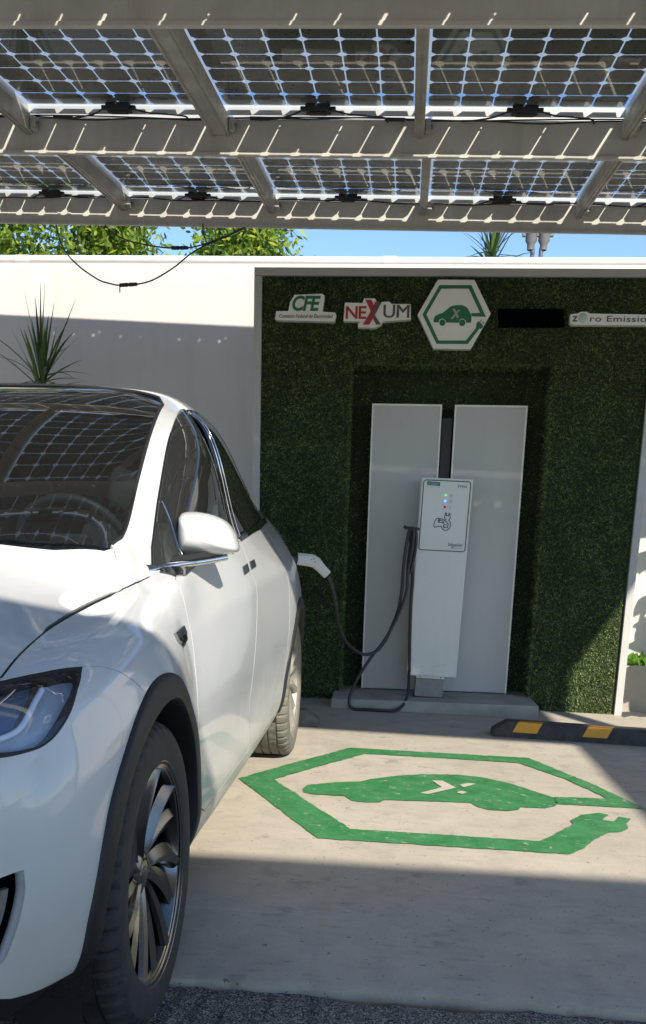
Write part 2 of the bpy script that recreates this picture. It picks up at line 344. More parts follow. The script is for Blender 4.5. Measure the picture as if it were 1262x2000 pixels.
ZE_T = [(1.182,2.611),(1.219,2.646),(1.299,2.612),(1.709,2.649),(1.259,2.629),(1.292,2.629)]
BLK = [(0.698,2.692),(1.126,2.694),(1.136,2.584),(0.706,2.581)]
CABLE = [(-0.323,5.66,0.957),(-0.297,5.735,0.876),(-0.277,5.834,0.763),(-0.266,5.959,0.643),(-0.235,6.145,0.535),(-0.178,6.332,0.449),(-0.103,6.493,0.397),(-0.024,6.605,0.408),(0.034,6.655,0.476),(0.077,6.68,0.572),(0.118,6.705,0.696),(0.136,6.705,0.838),(0.14,6.705,0.979),(0.15,6.705,1.118),(0.163,6.705,1.214),(0.179,6.705,1.245),(0.197,6.705,1.232),(0.197,6.705,1.171),(0.188,6.705,1.067),(0.172,6.705,0.962),(0.171,6.693,0.84),(0.141,6.68,0.716),(0.086,6.655,0.585),(0.02,6.63,0.468),(-0.061,6.605,0.36),(-0.132,6.581,0.242),(-0.184,6.556,0.127),(-0.199,6.531,0.051),(-0.168,6.531,-0.003),(-0.088,6.531,-0.014),(0.031,6.531,-0.021),(0.127,6.556,-0.007),(0.184,6.605,0.038),(0.214,6.68,0.111),(0.219,6.767,0.202),(0.218,6.804,0.252)]
LOOP = [(0.198,6.742,1.243),(0.217,6.742,1.216),(0.218,6.742,1.119),(0.203,6.742,1.014),(0.188,6.73,0.951),(0.172,6.73,0.972),(0.175,6.73,1.066),(0.186,6.73,1.187),(0.191,6.73,1.243)]
LOOP2 = [(0.192,6.755,1.236),(0.172,6.755,1.208),(0.201,6.755,1.049),(0.209,6.767,0.908),(0.206,6.78,0.765),(0.21,6.792,0.548),(0.218,6.804,0.327),(0.222,6.804,0.245)]

def flat(p, off=.004): return [(x, y) for x, y in p]
def worn(poly):
    out = []; n = len(poly)
    for i in range(n):
        a, b = Vector(poly[i]), Vector(poly[(i+1) % n]); k = max(1, int((b - a).length/.025)); s = Vector((-(b-a).y, (b-a).x)).normalized()
        for t in range(k): q = a.lerp(b, t/k) + s*float(RNG.normal(0, .0022)); out.append((q.x, q.y))
    return out
mk = plate('painted_emblem', [worn(M_RING), worn(M_CAR)], 0, lambda a, b, d: (a, b, fz(a) + .004), M['floor_paint'])
tag(mk, 'worn green electric car and plug outline painted on the concrete floor inside a hexagon', 'floor marking')
plate('letter_mark', [M_X1, M_X2, M_X3], 0, lambda a, b, d: (a, b, fz(a) + .008), mat('bare floor mark', (.52, .48, .39), .7, noise=.2, nscale=30), mk)

# ------------------------------------------------------------------ boundary wall, pipe
YW = 7.80
wl = box('boundary_wall', -14, 9, YW, YW + .2, -.2, 3.185, M['plaster']); tag(wl, 'long plain white plastered wall behind the car, sunlit along its top', 'wall')
pp = thing('wall_pipe', (0, YW + .03, 3.215), 'white conduit pipe running along the top of the white wall', 'pipe')
M['pvc'] = mat('white pvc', (.78, .77, .73), .4, noise=.12, nscale=3)
tube('pipe_run', [(-9, 0, 0), (-3, 0, .004), (0, 0, 0), (3, 0, .003), (7, 0, 0)], .028, M['pvc'], pp, seg=16)
for xx in (-2.9, -.05, 2.6): tube('pipe_coupling', [(xx - .05, 0, 0), (xx + .05, 0, .0)], .034, M['pvc'], pp, seg=16, n=0)

# ------------------------------------------------------------------ turf clad wall with a niche
D = 6.975
tw = thing('turf_wall', (.4, D, 0), 'artificial grass wall with white frame and a deep central niche', 'green wall')
def W(o): o.location = tuple(-c for c in o.parent.location) if o.parent else (0, 0, 0); return o
M['turf_back'] = mat('turf backing', (.022, .04, .016), .95)
NX0, NX1, NZ1, NY = -.285, 1.11, 2.35, 7.26
bm = bmesh.new()
ZB = -.06
def quad(bm, *p): bm.faces.new([bm.verts.new(q) for q in p])
quad(bm, (-.905, D, ZB), (NX0, D, ZB), (NX0, D, 2.895), (-.905, D, 2.895))
quad(bm, (NX1, D, ZB), (1.733, D, ZB), (1.733, D, 2.895), (NX1, D, 2.895))
quad(bm, (NX0, D, NZ1), (NX1, D, NZ1), (NX1, D, 2.895), (NX0, D, 2.895))
quad(bm, (NX0, NY, ZB), (NX1, NY, ZB), (NX1, NY, NZ1), (NX0, NY, NZ1))
quad(bm, (NX0, D, ZB), (NX0, NY, ZB), (NX0, NY, NZ1), (NX0, D, NZ1))
quad(bm, (NX1, NY, ZB), (NX1, D, ZB), (NX1, D, NZ1), (NX1, NY, NZ1))
quad(bm, (NX0, D, NZ1), (NX0, NY, NZ1), (NX1, NY, NZ1), (NX1, D, NZ1))
W(from_bm('turf_backing', bm, M['turf_back'], tw))
def blades(n, o, ux, uy, nrm, rects, ln=.0165, wd=.0044):
    o, ux, uy, nrm = map(np.array, (o, ux, uy, nrm))
    ar = np.array([(r[1]-r[0])*(r[3]-r[2]) for r in rects]); k = RNG.choice(len(rects), n, p=ar/ar.sum()); R = np.array(rects)[k]
    a = RNG.uniform(R[:, 0], R[:, 1]); b = RNG.uniform(R[:, 2], R[:, 3])
    base = o + a[:, None]*ux + b[:, None]*uy
    d = nrm + RNG.normal(0, .75, (n, 1))*ux + (RNG.normal(-.25, .7, (n, 1)))*uy; d /= np.linalg.norm(d, axis=1)[:, None]
    s = np.cross(d, RNG.normal(size=(n, 3))); s /= np.linalg.norm(s, axis=1)[:, None]
    L = (ln*RNG.uniform(.6, 1.35, n))[:, None]; w = (wd*RNG.uniform(.7, 1.4, n))[:, None]
    bend = L*.35*RNG.normal(0, 1, (n, 3))
    P = np.stack([base - s*w*.5, base + s*w*.5, base + d*L*.6 + s*w*.5, base + d*L*.6 - s*w*.5, base + d*L + bend*.6 + s*w*.12, base + d*L + bend*.6 - s*w*.12], 1)
    return P.reshape(-1, 3)
def blade_mesh(name, P, m, parent):
    n = len(P)//6; i = np.arange(n)*6
    F = np.concatenate([np.stack([i, i+1, i+2, i+3], 1), np.stack([i+3, i+2, i+4, i+5], 1)])
    me = bpy.data.meshes.new(name); me.vertices.add(len(P)); me.vertices.foreach_set('co', P.ravel()); me.loops.add(F.size); me.loops.foreach_set('vertex_index', F.ravel().astype(np.int32))
    me.polygons.add(len(F)); me.polygons.foreach_set('loop_start', np.arange(len(F), dtype=np.int32)*4); me.update(calc_edges=True)
    return link_mesh(name, me, m, parent)
def leafy(name, stops, trans=.3, rough=.5, spec=.3):
    m = mat(name, stops[0], rough, spec=spec); N, L, b = nodes(m)
    g = N.new('ShaderNodeNewGeometry'); r = N.new('ShaderNodeValToRGB'); el = r.color_ramp.elements
    while len(el) < len(stops): el.new(.5)
    for i, c in enumerate(stops): el[i].position = i/(len(stops)-1); el[i].color = (*c, 1)
    L(g.outputs['Random Per Island'], r.inputs[0]); L(r.outputs[0], b.inputs['Base Color'])
    if trans:
        t = N.new('ShaderNodeBsdfTranslucent'); mx = N.new('ShaderNodeMixShader'); mx.inputs[0].default_value = trans
        L(r.outputs[0], t.inputs[0]); L(b.outputs[0], mx.inputs[1]); L(t.outputs[0], mx.inputs[2]); L(mx.outputs[0], N['Material Output'].inputs[0])
    return m
M['turf'] = leafy('artificial grass', [(.042, .068, .028), (.082, .12, .045), (.18, .24, .085), (.44, .52, .20)], .25, .45, .35)
P = np.concatenate([
    blades(100000, (0, D, 0), (1, 0, 0), (0, 0, 1), (0, -1, 0), [(-.9, NX0, -.005, 2.89), (NX1, 1.715, -.05, 2.89), (NX0, NX1, NZ1, 2.89)]),
    blades(9000, (0, NY, 0), (1, 0, 0), (0, 0, 1), (0, -1, 0), [(NX0, -.12, .07, NZ1), (.95, NX1, .05, NZ1), (-.12, .95, 2.08, NZ1)]),
    blades(3500, (NX0, 0, 0), (0, 1, 0), (0, 0, 1), (1, 0, 0), [(D, NY, .06, NZ1)]),
    blades(3500, (NX1, 0, 0), (0, 1, 0), (0, 0, 1), (-1, 0, 0), [(D, NY, .05, NZ1)]),
    blades(1800, (0, 0, NZ1), (1, 0, 0), (0, 1, 0), (0, 0, -1), [(NX0, NX1, D, NY)]),
    # ragged rims along the niche edges and the floor line
    blades(1600, (NX0, D, 0), (1, 0, 0), (0, 0, 1), (.6, -.8, 0), [(-.008, .004, .03, NZ1)], .024),
    blades(1600, (NX1, D, 0), (1, 0, 0), (0, 0, 1), (-.6, -.8, 0), [(-.004, .008, .03, NZ1)], .024),
    blades(1000, (0, D, NZ1), (1, 0, 0), (0, 0, 1), (0, -.8, -.6), [(NX0, NX1, -.004, .008)], .024),
    blades(700, (0, D, 0), (1, 0, 0), (0, 0, 1), (0, -.8, -.5), [(-.9, NX0, -.01, .01)], .02), blades(700, (0, D, 0), (1, 0, 0), (0, 0, 1), (0, -.8, -.5), [(NX1, 1.715, -.045, -.02)], .02)])
# tufts and faint roll seams: the blades' colour drifts slowly over the wall
N_, L_, b_ = nodes(M['turf']); _rp = [n for n in N_ if n.type == 'VALTORGB'][0]; _tc = N_.new('ShaderNodeTexCoord'); _nz = N_.new('ShaderNodeTexNoise'); _nz.inputs['Scale'].default_value = 3.2; _nz.inputs['Detail'].default_value = 5; _nz.inputs['Roughness'].default_value = .7
L_(_tc.outputs['Object'], _nz.inputs['Vector']); _mr = N_.new('ShaderNodeMapRange'); _mr.inputs[1].default_value = .3; _mr.inputs[2].default_value = .7; _mr.inputs[3].default_value = .55; _mr.inputs[4].default_value = 1.35; L_(_nz.outputs['Fac'], _mr.inputs[0])
_vm = N_.new('ShaderNodeVectorMath'); _vm.operation = 'SCALE'; L_(_rp.outputs[0], _vm.inputs[0]); L_(_mr.outputs[0], _vm.inputs['Scale']); L_(_vm.outputs[0], b_.inputs['Base Color'])
W(blade_mesh('turf', P, M['turf'], tw))['kind'] = 'stuff'
bm = bmesh.new()
bx(bm, -.960, -.906, D - .028, D + .05, -.05, 2.893, .003); bx(bm, 1.734, 1.787, D - .028, D + .05, -.09, 2.893, .003); bx(bm, -.960, 1.787, D - .028, D + .05, 2.895, 2.945, .003)
W(from_bm('frame', bm, M['trim'], tw))
bm = bmesh.new(); quad(bm, (-.95, D + .05, -.06), (-.95, YW, -.06), (-.95, YW, 2.93), (-.95, D + .05, 2.93)); quad(bm, (1.78, D + .05, -.06), (1.78, YW, -.06), (1.78, YW, 2.93), (1.78, D + .05, 2.93)); quad(bm, (-.95, D + .05, 2.93), (1.78, D + .05, 2.93), (1.78, YW, 2.93), (-.95, YW, 2.93))
W(from_bm('casing', bm, M['plaster'], tw))

# ------------------------------------------------------------------ plinth, boards
pl = box('concrete_plinth', -.328, 1.127, 6.605, 7.25, -.08, .062, M['plinth'], bevel=.006); tag(pl, 'low grey concrete plinth under the charger and its two white boards', 'plinth')
for nm, x0, x1, lab in (('l', -.128, .365, 'tall plain white board in the turf niche, left of the charger'), ('r', .455, .962, 'tall plain white board in the turf niche, right of the charger')):
    t = thing('backing_board', ((x0+x1)/2, 7.10, .064), lab, 'board', 'white boards behind the charger')
    h = 2.105 - .064; w = (x1-x0)/2
    box('board_face', -w+.012, w-.012, .0, .022, .006, h-.012, M['white_lam'], t)
    bm = bmesh.new(); bx(bm, -w, -w+.012, -.004, .024, 0, h, .001); bx(bm, w-.012, w, -.004, .024, 0, h, .001); bx(bm, -w+.0122, w-.0122, -.004, .024, h-.012, h, .001)
    from_bm('edge_band', bm, M['sign_white'], t)
t = box('gap_strip', .375, .445, 7.15, 7.2, .063, 2.02, M['black_plastic']); tag(t, 'black upright strip in the gap between the two white boards', 'post')  # black strip fills the gap between the boards

# ------------------------------------------------------------------ signs on the turf
YS = 6.905
def sgn(d0): return lambda a, b, d: (a, YS - d0 + d, b)
def flatten(poly): return poly
SG = 'signs fixed along the top of the turf wall'
t = thing('wall_sign', (-.58, YS, 2.64), 'white plaque with green slanted initials CFE over small italic words', 'sign', SG)
W(plate('sign_plate', [CFE], .06, sgn(0), M['sign_white'], t))
W(lettering('lettering', 'CFE', CFE_T[0][0], CFE_T[1][0], CFE_T[0][1], CFE_T[1][1], sgn(.002), M['green_ink'], t, bold=.03, shear=.22, space=.92))
W(lettering('caption', 'Comisión Federal de Electricidad', CFE_T[2][0] + .012, CFE_T[3][0] + .002, CFE_T[2][1] + .001, CFE_T[3][1] - .001, sgn(.002), M['grey_ink'], t, bold=.01, shear=.2))
t = thing('wall_sign', (-.1, YS, 2.61), 'white cutout sign reading NEXUM with a big red X', 'sign', SG)
W(plate('sign_plate', [NEX], .06, sgn(0), M['sign_white'], t))
W(lettering('lettering', 'NE', NEX_T[0][0], NEX_T[1][0], NEX_T[0][1], NEX_T[1][1], sgn(.002), M['red_ink'], t, bold=.02, space=.9))
X0, Z0, X1, Z1 = NEX_T[2][0], NEX_T[2][1], NEX_T[3][0], NEX_T[3][1]
lx = lambda a, b: (X0 + (X1 - X0)*a, Z0 + (Z1 - Z0)*b)
W(plate('letter_stroke', [[lx(.0, 0), lx(.36, 0), lx(.66, .42), lx(.46, .60)], [lx(.10, 1), lx(.42, 1), lx(.66, .62), lx(.5, .42)], [lx(.40, .6), lx(.56, .38), lx(.9, .9), lx(.7, .97)]], 0, sgn(.003), M['red_ink'], t))
W(plate('letter_shade', [[lx(.54, .5), lx(.68, .44), lx(1.0, .93), lx(.74, .90)], [lx(.62, .40), lx(.98, .02), lx(.72, .0), lx(.5, .35)]], 0, sgn(.005), M['grey_ink'], t))
for dx_ in (-.0018, .0018): W(lettering('lettering', 'UM', NEX_T[4][0] + dx_, NEX_T[5][0] + dx_, NEX_T[4][1], NEX_T[5][1], sgn(.002 + dx_*.2), M['grey_ink'], t, bold=.0, space=.95))
t = thing('wall_sign', (.39, YS, 2.6), 'large white hexagon sign with a green electric car and plug', 'sign', SG)
W(plate('sign_plate', [HEX], .065, sgn(0), M['sign_white'], t))
W(plate('plug_outline', [HEX_RING, HEX_P1, HEX_P2], 0, sgn(.003), M['green_ink'], t))
W(plate('car_symbol', [HEX_CAR, circle2(*HEX_W[0], HEX_W[1][0]-HEX_W[0][0]), circle2(*HEX_W[2], HEX_W[3][0]-HEX_W[2][0])], 0, sgn(.002), M['green_ink'], t))
W(plate('letter_mark', [HEX_X1, HEX_X2], 0, sgn(.004), M['pale_ink'], t))
t = thing('wall_sign', (.89, YS, 2.6), 'black stand-in rectangle for a masked area between the hexagon and Zero Emission sign', 'sign', SG)
W(plate('sign_plate', [BLK], .03, lambda a, b, d: (a, 6.93 + d, b), mat('matt black', (.002, .002, .002), 1, spec=0), t))  # added plate, a black stand-in for a masked-out area
t = thing('wall_sign', (1.4, YS, 2.58), 'long thin white sign reading Zero Emission with a ball for its e', 'sign', SG)
W(plate('sign_plate', [ZE], .06, sgn(0), M['sign_white'], t))
W(lettering('lettering', 'z', ZE_T[0][0], ZE_T[1][0], ZE_T[0][1], ZE_T[1][1], sgn(.002), M['grey_ink'], t, bold=.015))
W(lettering('lettering', 'ro Emission', ZE_T[2][0], ZE_T[3][0], ZE_T[2][1], ZE_T[3][1], sgn(.002), M['grey_ink'], t, bold=.012, space=1.08))
bm = bmesh.new(); bmesh.ops.create_uvsphere(bm, u_segments=20, v_segments=12, radius=.031); bmesh.ops.scale(bm, vec=(1, .35, 1), verts=bm.verts); bmesh.ops.translate(bm, vec=(ZE_T[4][0] - .006, YS, ZE_T[4][1] + .004), verts=bm.verts)
W(from_bm('ball', bm, mat('pearl ball', (.55, .58, .5), .25), t, smooth=True))

# ------------------------------------------------------------------ charging station
ch = thing('charging_station', (.381, 6.82, .218), 'narrow tall white vehicle charger with a green outlined status panel', 'charger')
ch.rotation_euler = (0, .024, 0)
cw, chh = .176, 1.372
bm = bmesh.new(); bx(bm, -cw, cw, -.02, .16, 0, chh, .004); from_bm('cabinet', bm, M['white_coat'], ch)
cf = lambda d0: (lambda a, b, d: (a, -.02 - d0 + d, b))
fx = lambda f: -cw + 2*cw*f
fzz = lambda t: chh - t
# panel outline (rounded)
def rrect(x0, x1, z0, z1, r, n=6):
    out = []
    for cx, cz, a0 in ((x1-r, z1-r, 0), (x0+r, z1-r, 90), (x0+r, z0+r, 180), (x1-r, z0+r, 270)):
        for k in range(n+1): a = math.radians(a0 + 90*k/n); out.append((cx + r*math.cos(a), cz + r*math.sin(a)))
    return out
ro = rrect(fx(.045), fx(.957), fzz(.486), fzz(.017), .018)
plate('panel_outline', stroke_polys(ro, .0062, True), 0, cf(.0015), M['dkgreen_ink'], ch)
plate('panel_face', [rrect(fx(.052), fx(.95), fzz(.483), fzz(.020), .016)], 0, cf(.0007), mat('panel face', (.76, .75, .70), .3), ch)
lab = plate('sticker', [[(fx(.11), fzz(.050)), (fx(.365), fzz(.054)), (fx(.365), fzz(.028)), (fx(.11), fzz(.024))]], 0, cf(.0022), mat('teal sticker', (.02, .22, .24), .4, noise=.4, nscale=150), ch)
plate('sticker_print', [[(fx(.135), fzz(.045)), (fx(.15), fzz(.045)), (fx(.165), fzz(.030)), (fx(.15), fzz(.030))], [(fx(.18), fzz(.036)), (fx(.34), fzz(.038)), (fx(.34), fzz(.034)), (fx(.18), fzz(.032))], [(fx(.18), fzz(.046)), (fx(.32), fzz(.048)), (fx(.32), fzz(.044)), (fx(.18), fzz(.042))]], 0, cf(.003), M['pale_ink'], lab)
plate('small_print', [[(fx(.12), fzz(.061)), (fx(.145), fzz(.061)), (fx(.145), fzz(.057)), (fx(.12), fzz(.057))]] + [[(fx(a), fzz(.063)), (fx(a+.025), fzz(.063)), (fx(a+.025), fzz(.060)), (fx(a), fzz(.060))] for a in (.17, .21, .25, .30, .34)], 0, cf(.0022), M['pale_ink'], ch)
lettering('lettering', 'EVlink', fx(.715), fx(.895), fzz(.058), fzz(.039), cf(.0022), M['grey_ink'], ch, bold=.012, space=1.1)
for t_, c, e, s in ((.112, (.05, .5, .12), (.1, .9, .25), .5), (.151, (.03, .1, .75), (.08, .25, 1), 1.6), (.191, (.35, .012, .015), (.25, .01, .01), .12)):
    bm = bmesh.new(); lathe(bm, [(.0001, -.004), (.006, -.0035), (.0082, 0), (.0082, .004)], 20, Matrix.Rotation(math.pi/2, 4, 'Z'))
    bmesh.ops.translate(bm, vec=(fx(.490), -.021, fzz(t_)), verts=bm.verts); bmesh.ops.recalc_face_normals(bm, faces=bm.faces)
    from_bm('status_light', bm, mat('status light', c, .3, emit=e, emis=s), ch, smooth=True)
ic = fx(.60)
arc = lambda cx, cz, r, a0, a1, n=16: [(cx + r*math.cos(math.radians(a0 + (a1-a0)*k/n)), cz + r*math.sin(math.radians(a0 + (a1-a0)*k/n))) for k in range(n+1)]
plate('icon', stroke_polys(arc(ic, fzz(.115), .009, 115, 425), .0016) + stroke_polys([(ic, fzz(.113)), (ic, fzz(.103))], .0016), 0, cf(.0022), M['grey_ink'], ch)
plate('icon', stroke_polys([(ic-.009, fzz(.159)), (ic+.008, fzz(.159)), (ic+.008, fzz(.146)), (ic-.009, fzz(.146))], .0016, True) + stroke_polys([(ic-.002, fzz(.146)), (ic-.002, fzz(.143))], .0018), 0, cf(.0022), M['grey_ink'], ch)
plate('icon', stroke_polys([(ic-.001, fzz(.183)), (ic-.003, fzz(.197))], .0026) + stroke_polys([(ic-.003, fzz(.201)), (ic-.0035, fzz(.204))], .0026), 0, cf(.0022), M['red_ink'], ch)
# car-with-plug mark; (a, b) in zoom units about (605, 760), 2280 units per metre
pm = lambda pts: [(fx(.470) + (a-605)/2280, fzz(.290) - (b-765)/2280) for a, b in pts]
mark = stroke_polys(pm([(640, 840), (655, 850), (690, 845), (697, 800), (680, 775), (640, 745), (595, 725), (545, 718), (510, 720), (485, 760), (473, 810), (475, 845), (490, 855), (512, 850), (520, 840), (598, 840), (610, 875), (650, 895), (690, 890), (722, 862), (735, 815), (728, 770), (705, 740)]), .0058)
mark += stroke_polys(pm([(545, 728), (535, 775), (635, 783), (600, 752), (556, 738), (552, 765)]), .0058) + stroke_polys(pm([(640, 855), (622, 838), (625, 815), (650, 805), (672, 808)]), .0058)
mark += stroke_polys(pm([(660, 735), (640, 722), (630, 700), (632, 675), (645, 660), (640, 632), (648, 625), (656, 632), (660, 668), (690, 672), (698, 640), (708, 630), (714, 640), (712, 665), (722, 690), (716, 715), (700, 735)]), .0058)
plate('car_plug_mark', mark, 0, cf(.0022), M['dkgreen_ink'], ch)
lettering('lettering', 'Schneider', fx(.615), fx(.905), fzz(.452), fzz(.430), cf(.0022), M['dkgreen_ink'], ch, bold=.012)
lettering('lettering', 'Electric', fx(.735), fx(.90), fzz(.467), fzz(.453), cf(.0022), M['pale_ink'], ch)
plate('maker_mark', stroke_polys([(fx(.69), fzz(.466)), (fx(.715), fzz(.466)), (fx(.722), fzz(.454)), (fx(.697), fzz(.454))], .0028, True), 0, cf(.0022), M['dkgreen_ink'], ch)
plate('scuff', stroke_polys([(fx(.13), .058), (fx(.17), .057), (fx(.28), .065)], .0018), 0, cf(.001), M['pale_ink'], ch)
plate('scuff', stroke_polys([(fx(.48), .075), (fx(.58), .074), (fx(.65), .085), (fx(.78), .089)], .0016), 0, cf(.001), M['pale_ink'], ch)
bm = bmesh.new(); bx(bm, -.108, .092, -.012, .10, -.018, -.0015, .002); br = from_bm('bracket', bm, M['white_coat'], ch)
for wx in (-.083, .068): plate('warning_mark', [[(wx-.006, -.003), (wx+.006, -.003), (wx, -.011)]], 0, lambda a, b, d: (a, -.0135, b), M['black_plastic'], br)
bm = bmesh.new(); bx(bm, -.112, .092, -.006, .12, -.156, -.020, .004); from_bm('pedestal', bm, M['grey_box'], ch)
bm = bmesh.new(); bx(bm, -.122, .100, -.014, .13, -.1555, -.151); from_bm('base_flange', bm, M['black_plastic'], ch)
hk = W(tube('cable_hook', [(.129, 6.70, 1.262), (.15, 6.70, 1.252), (.19, 6.705, 1.250), (.215, 6.73, 1.247), (.235, 6.82, 1.247)], .011, M['black_plastic'], None)); hk.parent = ch; hk.matrix_parent_inverse = (Matrix.Translation((.381, 6.82, .218)) @ Matrix.Rotation(.024, 4, 'Y')).inverted()

# charging cable and its connector
cab = thing('charging_cable', (-.323, 5.66, 0), 'black charging cable with a white connector plugged into the car, looped over the hook', 'cable')
pts = [(x, y, max(z, fz(x) + .0125)) for x, y, z in CABLE]
W(tube('cord', pts, .0115, M['rubber_cable'], cab, seg=10, n=6))
W(tube('cord_loop', LOOP, .0115, M['rubber_cable'], cab, seg=10)); W(tube('cord_loop', LOOP2, .0115, M['rubber_cable'], cab, seg=10))
def handle():
    a, b, c = Vector((-.505, 5.605, 1.051)), Vector((-.405, 5.635, 1.040)), Vector((-.328, 5.662, .962))
    bm = bmesh.new(); path = [a, a.lerp(b, .5), b.lerp(a, .12), b.lerp(c, .12), b.lerp(c, .6), c]; hw = [.034, .035, .036, .033, .027, .026]; hd = [.03, .03, .03, .028, .024, .022]
    rings = []
    for i, p in enumerate(path):
        t = (path[min(i+1, 5)] - path[max(i-1, 0)]).normalized(); s = Vector((0, 1, 0)); s = (s - t*s.dot(t)).normalized(); w = t.cross(s)
        rings.append([bm.verts.new(p + s*hd[i]*x + w*hw[i]*y) for x, y in ((1, .6), (.6, 1), (-.6, 1), (-1, .6), (-1, -.6), (-.6, -1), (.6, -1), (1, -.6))])
    for A, B in zip(rings, rings[1:]):
        for k in range(8): bm.faces.new((A[k], A[(k+1) % 8], B[(k+1) % 8], B[k]))
    bm.faces.new(rings[0][::-1]); bm.faces.new(rings[-1]); bmesh.ops.recalc_face_normals(bm, faces=bm.faces)
    return from_bm('connector', bm, mat('connector shell', (.74, .72, .66), .45, noise=.12, nscale=30), cab, smooth=True, angle=35)
hd_ = W(handle())
W(tube('plug_nose', [(-.565, 5.59, 1.052), (-.503, 5.606, 1.051)], .033, M['black_plastic'], cab, seg=16, n=0))
for p in ((-.418, 5.602, 1.048), (-.405, 5.605, 1.052), (-.398, 5.605, 1.036)):
    tube('screw', [p, (p[0], p[1] - .004, p[2])], .0035, M['black_plastic'], hd_, n=0)

# ------------------------------------------------------------------ wheel stops
def stop(name, c, ang, x0, x1, m, lab, patches, slope=.0):
    t = thing(name, c, lab, 'wheel stop', 'wheel stops in front of the turf wall'); t.rotation_euler = (0, slope, ang)
    bm = bmesh.new(); pr = [(-.075, 0), (-.075, .035), (-.045, .098), (.045, .098), (.075, .035), (.075, 0)]
    st = [(x0, .0), (x0 + .004, .4), (x0 + .09, 1), (x1 - .09, 1), (x1 - .004, .4), (x1, .0)]
    st = [(x0, .42), (x0 + .085, 1), (x1 - .085, 1), (x1, .42)]
    R = [[bm.verts.new((x, y, z*s)) for y, z in pr] for x, s in st]
    for A, B in zip(R, R[1:]):
        for k in range(5): bm.faces.new((A[k], B[k], B[k+1], A[k+1]))
    bm.faces.new(R[0]); bm.faces.new(R[-1][::-1]); bmesh.ops.recalc_face_normals(bm, faces=bm.faces)
    bmesh.ops.bevel(bm, geom=bm.edges[:], offset=.004, segments=2, affect='EDGES')
    from_bm('body', bm, m, t)
    for px in patches:
        # slanted reflective band wrapped over the sloping front face
        f = lambda a, b, d: (px + a + b*.55, -.0765 + .030*b/.063 - .0012, .036 + b)
        plate('reflective_band', [[(-.075, .0), (.075, .0), (.075, .0615), (-.075, .0615)]], 0, f, M['yellow'], t)
        plate('reflective_band', [[(-.041, -.045), (.109, -.045), (.128, -.012), (-.022, -.012)]], 0, lambda a, b, d: (px + a, b, .0995), M['yellow'], t)
stop('wheel_stop', (.735, 5.98, fz(.735)), -.055, 0, 1.8, M['rubber'], 'black rubber wheel stop with yellow bands on the clear bay side', [.20, .63, 1.06, 1.49], .018)
stop('wheel_stop', (-2.17, 5.95, 0), 0, 0, 1.8, M['stopconc'], 'grey dusty wheel stop without bands behind the car rear tyre', [])

# ------------------------------------------------------------------ solar carport: local axes a (along the beams), b (away), c (up)
_ry, _rx, _rz = .020, .078, -.018
_a = Vector((math.cos(_rz), math.sin(_rz), -_ry)).normalized(); _b = Vector((-math.sin(_rz), math.cos(_rz), _rx)); _b = (_b - _a*_b.dot(_a)).normalized(); _c = _a.cross(_b)
CM = Matrix(((_a.x, _b.x, _c.x, -.903), (_a.y, _b.y, _c.y, 4.518), (_a.z, _b.z, _c.z, 3.204), (0, 0, 0, 1)))
cp = thing('solar_carport', M=CM, label='grey metal carport frame overhead carrying see through solar panels', cat='carport')
CELL = .157; PW = 1.008
A0, A1 = -4*PW - .03, 4*PW + .02
def beam(b0, c0, c1, th=.032):
    bm = bmesh.new(); bx(bm, A0, A1, b0, b0 + th, c0, c1, .006)
    bx(bm, A0, A1, b0 - .012, b0 - .0005, c0 - .004, c0 + .012, .002)          # rolled lower lip
    o = from_bm('beam', bm, M['steel'], cp)
    for k in range(5):
        a = A0 + .7 + k*1.9
        bm = bmesh.new(); bx(bm, a, a + .09, b0 - .004, b0 - .0003, c0 + .014, c1 - .01); from_bm('splice_plate', bm, M['steel'], o) if k == 1 else bm.free()
    return o
beam(-.69, -.205, -.045); beam(.832, -.205, -.045); beam(2.425, -.205, -.045)
bm = bmesh.new(); bx(bm, A0, A1, -1.99, -1.93, -.13, .0, .004); from_bm('fascia', bm, M['steel'], cp)
bm = bmesh.new(); bx(bm, A0, A1, 2.49, 2.53, -.045, .012, .003); from_bm('end_rail', bm, M['metal'], cp)
def rafter(a, w, b0, b1, block=False):
    bm = bmesh.new(); bx(bm, a - w/2, a + w/2, b0, b1, -.118, -.038, .003)
    bx(bm, a - w/2 + .012, a - w/2 + .017, b0, b1, -.124, -.1185); bx(bm, a + w/2 - .017, a + w/2 - .012, b0, b1, -.124, -.1185)
    o = from_bm('rafter', bm, M['metal'], cp)
    bm = bmesh.new(); bx(bm, a + w/2 + .001, a + w/2 + .03, b1 - .05, b1 - .002, -.11, -.05, .004); from_bm('bracket', bm, M['metal'], o)
    tube('bolt', [(a + w/2 + .03, b1 - .028, -.08), (a + w/2 + .042, b1 - .028, -.08)], .009, M['grey_box'], o, n=0)
    if block:
        bm = bmesh.new(); bx(bm, a - w/2 - .002, a + w/2 + .002, b0 - .022, b0 - .001, -.128, -.05, .002); from_bm('timber_block', bm, M['wood'], o)
for k in range(-4, 5):
    a = k*PW - .033
    rafter(a, .098 if k in (0, -2) else .05, -.655, .830, k == 0)
    rafter(a + .045, .05, .880, 2.423); rafter(a, .05, -1.92, -.705)
for x_, y_ in ((-3.9, 2.48), (3.9, 2.48), (-3.9, -.545), (3.9, -.545)):
    p = CM @ Vector((x_, y_, -.2)); inv = CM.inverted()
    bm = bmesh.new(); bx(bm, p.x - .07, p.x + .07, p.y - .05, p.y + .05, min(fz(p.x), 0) - .02, p.z, .008); bmesh.ops.transform(bm, matrix=inv, verts=bm.verts)
    if x_ > 0 or y_ > 0: from_bm('post', bm, M['steel'], cp)
    else: bm.free()

